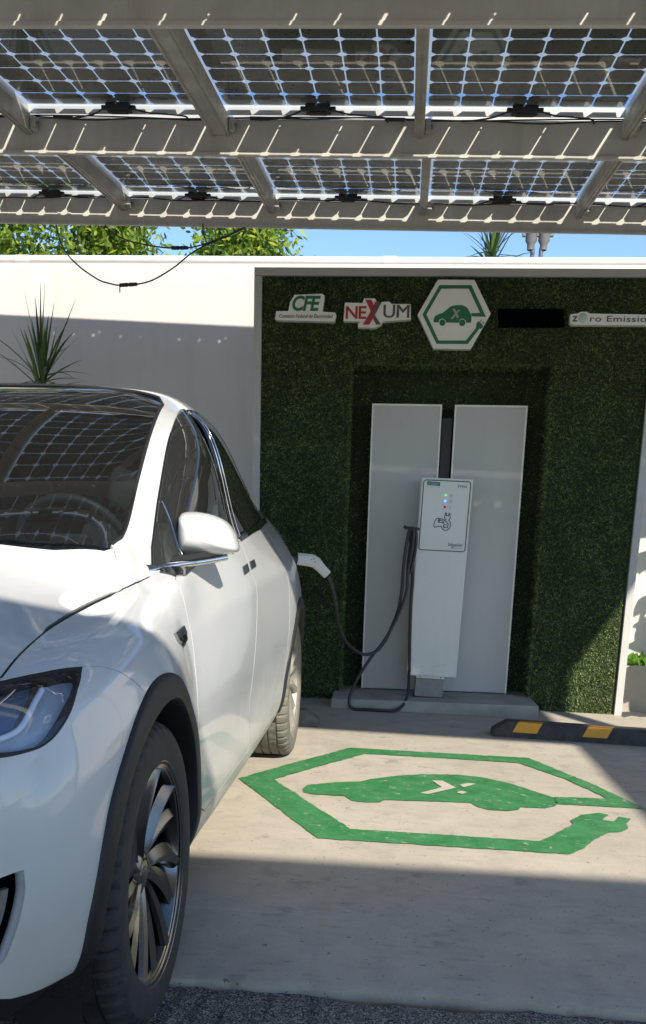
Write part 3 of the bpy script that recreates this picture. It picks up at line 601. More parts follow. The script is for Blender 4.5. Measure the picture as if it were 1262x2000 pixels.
M['cell'] = mat('solar cell back', (.125, .108, .086), .32, spec=.4, noise=.35, nscale=9, col2=(.17, .148, .12), rvar=.1)
M['encaps'] = bpy.data.materials.new('milky encapsulant'); M['encaps'].use_nodes = True
_n = M['encaps'].node_tree; _n.nodes.remove(_n.nodes['Principled BSDF']); _t = _n.nodes.new('ShaderNodeBsdfTranslucent'); _t.inputs[0].default_value = (.25, .30, .36, 1); _q = _n.nodes.new('ShaderNodeBsdfTransparent'); _q.inputs[0].default_value = (.95, .95, .95, 1)
_m = _n.nodes.new('ShaderNodeMixShader'); _m.inputs[0].default_value = 1.0; _n.links.new(_q.outputs[0], _m.inputs[1]); _n.links.new(_t.outputs[0], _m.inputs[2]); _n.links.new(_m.outputs[0], _n.nodes['Material Output'].inputs[0])
M['pane'] = glassmat('panel glass', (.93, .96, .97), 1.42, .03)
def cell_poly(x, y, s, k): return [(x-s+k, y-s), (x+s-k, y-s), (x+s, y-s+k), (x+s, y+s-k), (x+s-k, y+s), (x-s+k, y+s), (x-s, y+s-k), (x-s, y-s+k)]
protos = {}
def panel(rows, M_, lab, mirror_box=False):
    t = thing('solar_module', M=M_, label=lab, cat='solar panel', group='solar panels on the carport')
    if rows in protos:
        src = protos[rows]
        for ch_ in src.children:
            c = ch_.copy(); COL.objects.link(c); c.parent = t
            for g_ in ch_.children:
                d = g_.copy(); COL.objects.link(d); d.parent = c
        return t
    V = []; F = []
    for i in range(6):
        for j in range(rows):
            n = len(V); V += [(x, y, 0) for x, y in cell_poly((i+.5)*CELL, (j+.5)*CELL, .0752, .0205)]; F.append(tuple(range(n, n+8)))
    from_np('cells', V, F, M['cell'], t, smooth=False); bm = bmesh.new(); cl = .172 if rows == 10 else .10; quad(bm, (-.012, -.012, .003), (6*CELL+.012, -.012, .003), (6*CELL+.012, rows*CELL-cl, .003), (-.012, rows*CELL-cl, .003)); from_bm('encapsulant', bm, M['encaps'], t)  # sheet stops short of the far edge, shaped so sun streaks reach the beams
    W_, H = 6*CELL, rows*CELL
    bm = bmesh.new(); quad(bm, (-.012, -.012, -.004), (W_+.012, -.012, -.004), (W_+.012, H+.012, -.004), (-.012, H+.012, -.004)); from_bm('glass', bm, M['pane'], t)
    bm = bmesh.new(); e = .012
    bx(bm, -e-.010, -e, -e-.010, H+e+.010, -.036, .004); bx(bm, W_+e, W_+e+.010, -e-.010, H+e+.010, -.036, .004)
    bx(bm, -e, W_+e, -e-.010, -e, -.036, .004); bx(bm, -e, W_+e, H+e, H+e+.010, -.036, .004)
    from_bm('panel_frame', bm, mat('panel frame', (.66, .65, .62), .4, metal=.3) if 'pframe' not in M else M['pframe'], t)
    bm = bmesh.new(); bx(bm, W_/2-.062, W_/2+.062, H-.062, H+.004, -.040, -.006, .006); bx(bm, W_/2-.045, W_/2+.045, H-.052, H-.006, -.046, -.0395, .003); bx(bm, W_/2-.088, W_/2-.062, H-.045, H-.02, -.032, -.014, .004); bx(bm, W_/2+.062, W_/2+.088, H-.045, H-.02, -.032, -.014, .004)
    jb = from_bm('junction_box', bm, M['black_plastic'], t)
    z = -.03
    tube('lead', [(W_/2+.085, H-.03, z), (W_/2+.15, H-.01, z-.008), (W_/2+.26, H+.02, z-.006), (W_/2+.33, H+.028, z-.012), (W_/2+.345, H+.034, z-.03)], .0042, M['rubber_cable'], jb, seg=6)
    tube('lead', [(W_/2-.085, H-.03, z), (W_/2-.14, H+.0, z-.012), (W_/2-.22, H+.02, z-.02), (W_/2-.30, H+.034, z-.022)], .0042, M['rubber_cable'], jb, seg=6)
    bm = bmesh.new(); bx(bm, W_/2-.05, W_/2+.03, H-.115, H-.075, -.0052, -.0045); from_bm('rating_label', bm, mat('pale label', (.12, .115, .10), .5), t)
    protos[rows] = t
    return t
rown = {2: 'in the row nearest the turf wall', 1: 'in the middle row', 0: 'in the row nearest the drive'}
coln = {-4: 'first from the left', -3: 'second from the left', -2: 'third from the left', -1: 'fourth from the left', 0: 'fourth from the right', 1: 'third from the right', 2: 'second from the right', 3: 'first from the right'}
for row, b0, rows in ((1, -.785, 10), (2, .876, 10), (0, -1.929, 7)):
    for k in range(-4, 4):
        off = .049 if row == 2 else 0
        panel(rows, CM @ Matrix.Translation((k*PW + off, b0, 0)), f'dark solar panel {rown[row]}, {coln[k]}')
# loose wiring lying along the beams
wr = thing('beam_wiring', M=CM, label='thin black wires clipped along the top of the middle carport beam', cat='wire')
M['wire'] = M['rubber_cable']
pts = [(a, .826 + .004*math.sin(5*a), -.046 + .006*math.sin(3.1*a) + .004*math.sin(11*a)) for a in np.arange(-2.6, 2.7, .12)]
tube('wire', pts, .0038, M['wire'], wr, seg=6, n=2)
tube('wire', [(a, .822, -.05 + .012*abs(math.sin(2.2*a + .5))) for a in np.arange(-2.2, 2.4, .15)], .0034, M['wire'], wr, seg=6, n=2)
for a in (-1.55, -.9, .12, .8): tube('plug_coupler', [(a, .820, -.045), (a + .10, .820, -.046)], .009, M['black_plastic'], wr, n=0)
wr2 = thing('beam_wiring', M=CM, label='thin black wires clipped along the top of the beam nearest the turf wall', cat='wire')
tube('wire', [(a, 2.418, -.046 + .008*math.sin(4.1*a) + .004*math.sin(13*a)) for a in np.arange(-2.6, 2.9, .12)], .004, M['wire'], wr2, seg=6, n=2)

# hanging leads with couplers, below the far beam
def hang(paths, coup, lab, loc):
    t = thing('hanging_cable', loc, lab, 'cable')
    for p in paths: W(tube('wire', p, .0048, M['wire'], t, seg=6))
    for a, b in coup:
        a, b = Vector(a), Vector(b)
        W(tube('coupler', [a, a.lerp(b, .45), a.lerp(b, .5), a.lerp(b, .55), b], [.012, .013, .009, .013, .011], M['black_plastic'], t, n=0))
    return t
DC1 = [(-1.989,6.95,3.201),(-1.903,6.93,3.132),(-1.781,6.92,3.089),(-1.607,6.9,3.055),(-1.519,6.9,3.049),(-1.404,6.9,3.05),(-1.309,6.9,3.069),(-1.191,6.92,3.112),(-1.057,6.95,3.177),(-1.006,6.96,3.211)]
DC2 = [(-2.328,6.95,3.201),(-2.24,6.8,3.027),(-2.114,6.7,2.895),(-1.978,6.7,2.806),(-1.902,6.7,2.781),(-1.826,6.7,2.769),(-1.708,6.7,2.776),(-1.597,6.7,2.804),(-1.459,6.7,2.879),(-1.354,6.72,2.964),(-1.264,6.75,3.022),(-1.144,6.85,3.102),(-1.022,6.95,3.189)]
DC3 = [(-1.315,6.95,3.208),(-1.299,6.9,3.14),(-1.266,6.8,3.066),(-1.236,6.75,3.025)]

hang([DC1], [(DC1[4], DC1[5])], 'short dark cable with a coupler hanging against the tree and sky', DC1[4])
o = hang([DC2, DC3], [(DC2[5], DC2[6])], 'long dark cable sagging with a coupler in front of the sunlit white wall', DC2[5])
W(tube('loose_end', [DC2[5], (DC2[5][0], DC2[5][1], DC2[5][2] - .045)], .004, M['wire'], o, n=0))

# ------------------------------------------------------------------ unseen roofs added to shade the front of the bay
def roof(name, x0, x1, y0, y1, z, lab, posts):
    t = thing(name, ((x0+x1)/2, (y0+y1)/2, 0), lab, 'carport')
    bm = bmesh.new(); bx(bm, x0, x1, y0, y1, z - .16, z, .01); W(from_bm('roof_deck', bm, M['steel'], t))
    for x, y in posts:
        bm = bmesh.new(); bx(bm, x-.07, x+.07, y-.07, y+.07, -.3, z - .162, .008); W(from_bm('post', bm, M['steel'], t))
roof('rear_shade_roof', -9, 7.5, -5.2, -.33, 3.2, 'unseen roof added behind the camera to shade the car front and drive', [(-8, -5), (0, -5), (7, -5)])  # added shadow caster, out of view behind the camera
roof('side_shade_roof', 3.26, 7.4, -.32, 2.33, 3.2, 'unseen flat roof added on the right to shade the floor', [(7.2, .5)])  # added shadow caster, out of view on the right

# ------------------------------------------------------------------ trees, plants, poles
M['leaf'] = leafy('tree leaves', [(.05, .11, .012), (.11, .20, .02), (.22, .31, .03), (.36, .40, .05)], .35, .45, .4)
M['bark'] = mat('bark', (.14, .11, .08), .9, noise=.5, nscale=14, bump=.4, bscale=25)
def tree(loc, r, h, n, lab, seed, vs=.8, sp=1.):
    g_ = np.random.default_rng(seed)
    t = thing('broadleaf_tree', loc, lab, 'tree', 'trees behind the white wall')
    bm = bmesh.new(); q = smooth_path([(0, 0, 0), (.1, .05, h*.3), (-.05, .1, h*.55), (.1, 0, h*.8)], 4)
    tube_bm(bm, q, list(np.linspace(.17, .05, len(q))), 10)
    cl = []
    for k in range(46):
        d = g_.normal(size=3); d /= np.linalg.norm(d); rr = r*g_.uniform(.35, 1.0)
        c = np.array([0, 0, h*.68]) + d*[rr, rr, rr*vs]; cl.append(c)
        if k < 16:
            s = q[int(len(q)*g_.uniform(.4, .95))]; m_ = (np.array(s) + c)/2 + [0, 0, .15]
            p = smooth_path([s, m_, c], 3); tube_bm(bm, p, list(np.linspace(.055, .012, len(p))), 6)
    from_bm('trunk', bm, M['bark'], t, smooth=True)
    cl = np.array(cl); k = g_.integers(0, len(cl), n); c = cl[k] + g_.normal(size=(n, 3))*g_.uniform(.20, .40, (n, 1))*[sp, 1, .75]
    d = g_.normal(size=(n, 3))*[.7, .7, .35] + [0, 0, -.55]; d /= np.linalg.norm(d, axis=1)[:, None]
    s = np.cross(d, g_.normal(size=(n, 3))); s /= np.linalg.norm(s, axis=1)[:, None]
    L = g_.uniform(.08, .16, (n, 1)); w = L*.30
    P_ = np.stack([c, c + d*L*.4 + s*w*.5, c + d*L*.75 + s*w*.38, c + d*L, c + d*L*.75 - s*w*.38, c + d*L*.4 - s*w*.5], 1).reshape(-1, 3)
    i = np.arange(n)*6; F = np.concatenate([np.stack([i, i+1, i+2, i+3], 1), np.stack([i, i+3, i+4, i+5], 1)])
    me = bpy.data.meshes.new('crown'); me.vertices.add(len(P_)); me.vertices.foreach_set('co', P_.ravel()); me.loops.add(F.size); me.loops.foreach_set('vertex_index', F.ravel().astype(np.int32))
    me.polygons.add(len(F)); me.polygons.foreach_set('loop_start', np.arange(len(F), dtype=np.int32)*4); me.update(calc_edges=True)
    link_mesh('crown', me, M['leaf'], t)
tree((-5.75, 13.2, -.1), 1.9, 7.0, 17000, 'leafy tree behind the wall filling the left edge of the gap', 3)
tree((-4.0, 14.2, -.1), .5, 7.2, 8000, 'leafy tree behind the wall just left of the patch of open sky', 8, 2.2, .6)
tree((-1.93, 13.4, -.1), .42, 7.0, 8000, 'sunlit leafy tree behind the wall just right of the small sky patch', 5, 2.0, .7)
M['blade'] = leafy('dracaena leaf', [(.03, .07, .018), (.055, .115, .03), (.08, .15, .04), (.11, .18, .045), (.24, .19, .09)], .15, .35, .5)
def dracaena(loc, trunk, n, ln, lab, seed, m, up=.25):
    g_ = np.random.default_rng(seed); t = thing('dracaena_plant', loc, lab, 'plant')
    tube('stem', [(0, 0, 0), (.02, .01, trunk*.5), (0, 0, trunk)], [.035, .028, .022], M['bark'], t, seg=8)
    V = []; F = []
    for k in range(n):
        az = g_.uniform(0, 2*math.pi); el = math.radians(g_.uniform(5, 88)) if g_.random() > .12 else math.radians(g_.uniform(-25, 8)); L = ln*g_.uniform(.7, 1.1)*(.75 + .25*math.sin(el)); w = .018*g_.uniform(.8, 1.25)
        dirh = np.array([math.cos(az), math.sin(az), 0]); side = np.array([-math.sin(az), math.cos(az), 0]); droop = g_.uniform(.05, .55)*math.cos(el)
        p0 = np.array([0, 0, trunk + g_.uniform(-.12, .06)]); S = 7; b = len(V)
        for s in range(S+1):
            f = s/S; p = p0 + L*f*(dirh*math.cos(el) + np.array([0, 0, math.sin(el)])) - np.array([0, 0, droop*L*f*f]); ww = w*(.55 + .9*f - 1.42*f*f if f < 1 else .03); ww = max(ww, .0012)
            up_ = np.array([-dirh[0]*math.sin(el), -dirh[1]*math.sin(el), math.cos(el)])*ww*.35
            V += [p - side*ww + up_, p, p + side*ww + up_]
        for s in range(S):
            a = b + 3*s; F += [(a, a+1, a+4, a+3), (a+1, a+2, a+5, a+4)]
    from_np('leaves', V, F, m, t, smooth=True)
    return t
dracaena((-2.60, 7.30, 0), 2.22, 44, .68, 'tall spiky dracaena rising behind the white car against the wall', 4, M['blade'])
M['blade2'] = leafy('sunlit dracaena leaf', [(.03, .07, .015), (.08, .15, .03), (.16, .20, .05)], .3, .35, .5)
dracaena((.76, 8.35, 0), 3.36, 46, .50, 'spiky dracaena top showing over the wall above the hexagon sign', 12, M['blade2'])
# twin service pipes with weather heads behind the wall
M['polegrey'] = mat('grey pole', (.10, .11, .12), .5); M['porcelain'] = mat('grey porcelain', (.16, .15, .14), .4)
t = thing('service_mast', (1.095, 8.25, 0), 'pair of thin dark service pipes with grey insulator heads above the wall', 'utility pole')
for dx in (-.033, .033):
    tube('pipe', [(dx, 0, 0), (dx, 0, 3.42)], .017, M['polegrey'], t, seg=12, n=0)
    bm = bmesh.new(); rg = lathe(bm, [(.0001, 3.56), (.05, 3.56), (.058, 3.545), (.05, 3.515), (.044, 3.505), (.046, 3.47), (.030, 3.445), (.028, 3.405), (.018, 3.40)], 16, Matrix.Rotation(-math.pi/2, 4, 'Y'))
    bmesh.ops.translate(bm, vec=(dx*1.5, 0, 0), verts=bm.verts); bmesh.ops.recalc_face_normals(bm, faces=bm.faces); from_bm('insulator', bm, M['porcelain'], t, smooth=True, angle=40)
bm = bmesh.new(); bx(bm, -.12, .12, -.02, .02, 3.50, 3.535, .004); from_bm('cross_bracket', bm, M['porcelain'], t)
# planter at the right
t = thing('planter', (2.6, 7.45, 0), 'long beige concrete planter with low green plants right of the turf wall', 'planter')
M['planter'] = mat('planter render', (.42, .37, .29), .85, noise=.2, nscale=5)
bm = bmesh.new(); bx(bm, 1.825, 4.6, 7.15, 7.19, -.12, .30, .006); bx(bm, 1.825, 1.865, 7.1905, 7.79, -.12, .30, .004); W(from_bm('planter_box', bm, M['planter'], t))
bm = bmesh.new(); quad(bm, (1.86, 7.185, .255), (4.6, 7.185, .255), (4.6, 7.795, .255), (1.86, 7.795, .255)); W(from_bm('soil', bm, mat('soil', (.04, .03, .02), .95), t))
def herb(x0, x1, y0, y1, z, n, seed):
    g_ = np.random.default_rng(seed); c = np.stack([g_.uniform(x0, x1, n), g_.uniform(y0, y1, n), np.full(n, z)], 1)
    d = g_.normal(size=(n, 3))*[.6, .6, .3] + [0, 0, .75]; d /= np.linalg.norm(d, axis=1)[:, None]; s = np.cross(d, g_.normal(size=(n, 3))); s /= np.linalg.norm(s, axis=1)[:, None]
    L = g_.uniform(.05, .13, (n, 1)); w = L*.35
    P_ = np.stack([c, c + d*L*.5 + s*w*.5, c + d*L, c + d*L*.5 - s*w*.5], 1).reshape(-1, 3)
    return P_, np.arange(n*4).reshape(-1, 4)
P_, F_ = herb(1.88, 4.5, 7.2, 7.75, .25, 2600, 2)
M['herb'] = leafy('planter leaves', [(.05, .14, .015), (.11, .26, .02), (.2, .36, .05)], .35, .45, .4)
W(from_np('greenery', P_, F_, M['herb'], t, smooth=False))['kind'] = 'stuff'
# broad leaved shrub in the planter, outside the frame, whose leaves shade the wall and floor
def banana(loc, n, seed, h0, h1, lab):
  t = thing('banana_plant', loc, lab, 'plant')
  tube('stem', [(0, 0, 0), (.02, 0, h1*.5), (-.02, 0, h1)], [.05, .04, .02], M['bark'], t)
  V = []; F = []
  g_ = np.random.default_rng(seed)
  for k in range(n):
      az = g_.uniform(0, 2*math.pi); el = math.radians(g_.uniform(5, 70)); L = g_.uniform(.28, .42); w = g_.uniform(.035, .08)
      dh = np.array([math.cos(az)*.75, math.sin(az)*.5, 0]); sd = np.array([-math.sin(az), math.cos(az), 0]); p0 = np.array([0, 0, g_.uniform(h0, h1)]); b = len(V)
      for s in range(8):
          f = s/7; p = p0 + L*f*(dh*math.cos(el) + np.array([0, 0, math.sin(el)])) - np.array([0, 0, .45*L*f*f]); ww = max(.004, w*math.sin(math.pi*min(1, f*.93 + .05))**.7); V += [p - sd*ww, p + np.array([0, 0, -.012]), p + sd*ww]
      for s in range(7):
          a = b + 3*s; F += [(a, a+1, a+4, a+3), (a+1, a+2, a+5, a+4)]
  from_np('leaves', V, F, M['herb'], t)

banana((2.45, 7.34, .255), 60, 21, .3, 1.5, 'broad leaved plant standing in the planter right of the turf wall')
banana((2.25, 6.62, fz(2.25)), 34, 33, .2, .8, 'low broad leaved plant added out of view to shade the planter')  # extra plant added out of view, its leaves shade the planter front

# ------------------------------------------------------------------ the car (local axes: x to its left, y rearwards from the front axle, z up)
# ---- car body surface: half sections, (x, z) from roof centre (0) to underbody centre (10)
SEC = {
-.68:[(0,.60),(.35,.60),(.62,.60),(.70,.60),(.74,.60),(.765,.60),(.775,.595),(.765,.59),(.74,.59),(.68,.59),(0,.59)],
-.66:[(0,.76),(.35,.76),(.62,.75),(.72,.73),(.785,.70),(.815,.66),(.825,.60),(.815,.53),(.78,.46),(.72,.42),(0,.42)],
-.62:[(0,.86),(.35,.86),(.66,.85),(.76,.83),(.82,.80),(.86,.74),(.88,.62),(.87,.48),(.83,.36),(.78,.315),(0,.31)],
-.55:[(0,.905),(.35,.90),(.70,.885),(.80,.87),(.865,.84),(.90,.775),(.925,.63),(.915,.47),(.88,.345),(.82,.295),(0,.27)],
-.45:[(0,.945),(.36,.94),(.745,.915),(.835,.905),(.895,.875),(.93,.80),(.95,.64),(.945,.47),(.915,.345),(.85,.285),(0,.24)],
-.30:[(0,.99),(.37,.985),(.75,.945),(.845,.935),(.91,.90),(.95,.835),(.968,.66),(.96,.47),(.935,.34),(.87,.27),(0,.22)],
.0:[(0,1.06),(.38,1.05),(.75,.985),(.84,.972),(.925,.930),(.968,.86),(.98,.68),(.97,.48),(.95,.34),(.89,.25),(0,.2)],
.35:[(0,1.14),(.4,1.125),(.76,1.025),(.83,1.015),(.885,.98),(.932,.895),(.962,.70),(.958,.50),(.945,.35),(.89,.24),(0,.2)],
.50:[(0,1.215),(.4,1.2),(.72,1.135),(.79,1.055),(.865,1.03),(.918,.90),(.955,.70),(.955,.50),(.945,.35),(.89,.23),(0,.2)],
.65:[(0,1.30),(.39,1.285),(.705,1.20),(.775,1.10),(.865,1.055),(.920,.91),(.957,.71),(.953,.50),(.943,.35),(.89,.23),(0,.2)],
.85:[(0,1.41),(.385,1.395),(.688,1.345),(.755,1.275),(.868,1.075),(.930,.925),(.962,.72),(.952,.50),(.942,.35),(.89,.225),(0,.2)],
1.10:[(0,1.54),(.375,1.525),(.662,1.492),(.738,1.49),(.880,1.105),(.940,.945),(.967,.735),(.953,.50),(.942,.35),(.89,.22),(0,.2)],
1.40:[(0,1.655),(.36,1.645),(.630,1.618),(.712,1.60),(.888,1.14),(.950,.965),(.970,.75),(.955,.50),(.943,.35),(.89,.22),(0,.2)],
1.70:[(0,1.735),(.34,1.728),(.60,1.69),(.688,1.643),(.885,1.175),(.955,.985),(.973,.76),(.958,.50),(.945,.35),(.89,.22),(0,.2)],
2.00:[(0,1.765),(.33,1.755),(.575,1.715),(.655,1.662),(.872,1.205),(.96,1.0),(.98,.77),(.962,.50),(.947,.35),(.89,.22),(0,.2)],
2.40:[(0,1.765),(.31,1.755),(.54,1.705),(.643,1.625),(.845,1.235),(.965,1.015),(.99,.785),(.97,.50),(.95,.35),(.89,.225),(0,.2)],
2.75:[(0,1.72),(.29,1.71),(.515,1.655),(.63,1.55),(.815,1.255),(.965,1.025),(1.0,.80),(.98,.50),(.955,.35),(.89,.23),(0,.21)],
3.05:[(0,1.645),(.28,1.635),(.50,1.575),(.615,1.46),(.80,1.255),(.955,1.035),(.998,.81),(.985,.5),(.955,.35),(.88,.25),(0,.22)],
3.40:[(0,1.51),(.28,1.50),(.48,1.45),(.60,1.345),(.79,1.235),(.905,1.035),(.955,.81),(.955,.5),(.92,.36),(.85,.28),(0,.25)],
3.75:[(0,1.35),(.28,1.345),(.48,1.315),(.60,1.25),(.755,1.175),(.855,1.0),(.90,.80),(.90,.53),(.86,.39),(.80,.32),(0,.3)],
3.93:[(0,1.26),(.28,1.255),(.48,1.235),(.60,1.19),(.70,1.12),(.79,.96),(.82,.78),(.82,.56),(.79,.44),(.72,.38),(0,.36)],
4.00:[(0,1.10),(.28,1.095),(.46,1.07),(.56,1.03),(.62,.98),(.68,.88),(.70,.76),(.70,.62),(.67,.52),(.62,.47),(0,.46)],
}
SU = np.array(sorted(SEC)); ST = np.array([SEC[k] for k in sorted(SEC)], float)   # (n,11,2)
def _slopes(x, y):
    h = np.diff(x)[:, None, None]; d = np.diff(y, axis=0) / h
    m = np.zeros_like(y)
    w1 = 2 * h[1:] + h[:-1]; w2 = h[1:] + 2 * h[:-1]
    with np.errstate(divide='ignore', invalid='ignore'):
        hm = (w1 + w2) / (w1 / d[:-1] + w2 / d[1:])
    m[1:-1] = np.where(d[:-1] * d[1:] > 0, hm, 0); m[0] = d[0]; m[-1] = d[-1]
    return m
SM = _slopes(SU, ST)
def body(u, v):
    """points of the left half of the body: u metres behind the front axle, v 0 (roof) .. 10 (underbody)"""
    u = np.clip(np.asarray(u, float), SU[0], SU[-1]); v = np.clip(np.asarray(v, float), 0, 10)
    i = np.clip(np.searchsorted(SU, u, side='right') - 1, 0, len(SU) - 2)
    h = SU[i + 1] - SU[i]; t = (u - SU[i]) / h
    c = ((2*t**3-3*t**2+1)[:,None,None]*ST[i] + ((t**3-2*t**2+t)*h)[:,None,None]*SM[i]
         + (-2*t**3+3*t**2)[:,None,None]*ST[i+1] + ((t**3-t**2)*h)[:,None,None]*SM[i+1])   # (k,11,2)
    g0 = c[:, 1] * [-1, 1]; g1 = c[:, 9] * [-1, 1]
    c = np.concatenate([g0[:, None], c, g1[:, None]], 1)
    j = np.clip(np.floor(v).astype(int), 0, 9); s = (v - j)[:, None]; k = np.arange(len(u))
    p0, p1, p2, p3 = c[k, j], c[k, j+1], c[k, j+2], c[k, j+3]
    d0 = np.linalg.norm(p1-p0,axis=1)[:,None]; d1 = np.linalg.norm(p2-p1,axis=1)[:,None]; d2 = np.linalg.norm(p3-p2,axis=1)[:,None]
    m1 = ((p1-p0)/d0*d1 + (p2-p1)/d1*d0) / (d0+d1) * d1
    m2 = ((p2-p1)/d1*d2 + (p3-p2)/d2*d1) / (d1+d2) * d1
    cr = (.75 * np.clip((u - .35) / .25, 0, 1) * np.clip((3.1 - u) / .5, 0, 1))[:, None]        # character line along the doors
    m2 = np.where((j == 4)[:, None], m2 * (1 - cr) + (p2 - p1) * cr, m2); m1 = np.where((j == 5)[:, None], m1 * (1 - cr) + (p2 - p1) * cr, m1)
    q = (2*s**3-3*s**2+1)*p1 + (s**3-2*s**2+s)*m1 + (-2*s**3+3*s**2)*p2 + (s**3-s**2)*m2
    x, z = q[:, 0], q[:, 1]
    f = np.clip((.15 - u) / .83, 0, 1) ** 1.6 * .34; r = np.clip((u - 3.2) / .8, 0, 1) ** 2 * .22
    w = 1 - np.clip(np.abs(x) / .88, 0, 1) ** 2.2
    return np.stack([x, u - f * w + r * w, z], 1)

HD = -.01184
CARM = Matrix.Translation((-.5077 - .96*math.cos(HD), 2.12994 - .96*math.sin(HD), 0)) @ Matrix.Rotation(HD, 4, 'Z')
car = thing('parked_car', M=CARM, label='white electric crossover car plugged in and parked under the solar carport', cat='car')
def nrm(u, v, e=.004, body=None):
    body = body or globals()['body']
    u = np.asarray(u, float); v = np.asarray(v, float)
    u0, u1 = np.clip(u-e, SU[0], SU[-1]), np.clip(u+e, SU[0], SU[-1]); v0, v1 = np.clip(v-.02, 0, 10), np.clip(v+.02, 0, 10)
    n = np.cross(body(u, v1) - body(u, v0), body(u1, v) - body(u0, v)); n /= np.maximum(np.linalg.norm(n, axis=1), 1e-12)[:, None]
    s = np.sign((n*(body(u, v) - [0, 1.5, .75])).sum(1)); s[s == 0] = 1; n = n*s[:, None]
    n[v < 1e-4, 0] = 0
    return n
def surf(u, v, off=0.): return body(u, v) + nrm(u, v)*off
VS = .2
def polyfit(outline, du=3, dv=2, even=True):
    """low order patch fitted to the body inside an outline, for glass that reflects cleanly"""
    o = resample(outline); lo, hi = o.min(0), o.max(0)
    G = np.stack(np.meshgrid(np.linspace(lo[0], hi[0], 60), np.linspace(lo[1], hi[1], 60), indexing='ij'), -1).reshape(-1, 2); G = np.concatenate([G[inpoly(G, o)], o])
    c = (lo + hi)/2; h = (hi - lo)/2
    def basis(u, v, odd):
        a = (u - c[0])/h[0]
        if even: w = v/hi[1]*VS; t = [w**(2*j + odd) for j in range(dv + 1)]
        else: w = (v*VS - c[1])/h[1]; t = [w**j for j in range(dv + 1)]
        return np.stack([a**i*b for i in range(du + 1) for b in t], 1)
    u, v = G[:, 0], G[:, 1]/VS; T = body(u, v)
    cf = [np.linalg.lstsq(basis(u, v, 1 if (even and k == 0) else 0), T[:, k], rcond=None)[0] for k in range(3)]
    return lambda u, v: np.stack([basis(np.asarray(u, float), np.asarray(v, float), 1 if (even and k == 0) else 0) @ cf[k] for k in range(3)], 1)
def inpoly(P, poly):
    x, y = P[:, 0], P[:, 1]; c = np.zeros(len(P), bool); q = np.asarray(poly); n = len(q); j = n - 1
    for i in range(n):
        xi, yi, xj, yj = q[i, 0], q[i, 1], q[j, 0], q[j, 1]
        with np.errstate(divide='ignore', invalid='ignore'):
            c ^= ((yi > y) != (yj > y)) & (x < (xj - xi)*(y - yi)/(yj - yi) + xi)
        j = i
    return c
def resample(poly, st=.022, closed=True):
    q = np.array([(a, b*VS) for a, b in poly]); out = []; n = len(q)
    for i in range(n if closed else n-1):
        a, b = q[i], q[(i+1) % n]; k = max(1, int(np.ceil(np.linalg.norm(b-a)/st)))
        out += [a + (b-a)*t/k for t in range(k)]
    if not closed: out.append(q[-1])
    return np.array(out)
def curve(pts, n=5): return [(p.x, p.y) for p in smooth_path([(a, b, 0) for a, b in pts], n)]
def ribbon(pts, w=.0025):
    q = resample(pts, .02, False); d = np.gradient(q, axis=0); d /= np.maximum(np.linalg.norm(d, axis=1), 1e-9)[:, None]; s = np.stack([-d[:, 1], d[:, 0]], 1)*w
    q[0] -= d[0]*w; q[-1] += d[-1]*w
    return [(a, b/VS) for a, b in np.concatenate([q + s, (q - s)[::-1]])]
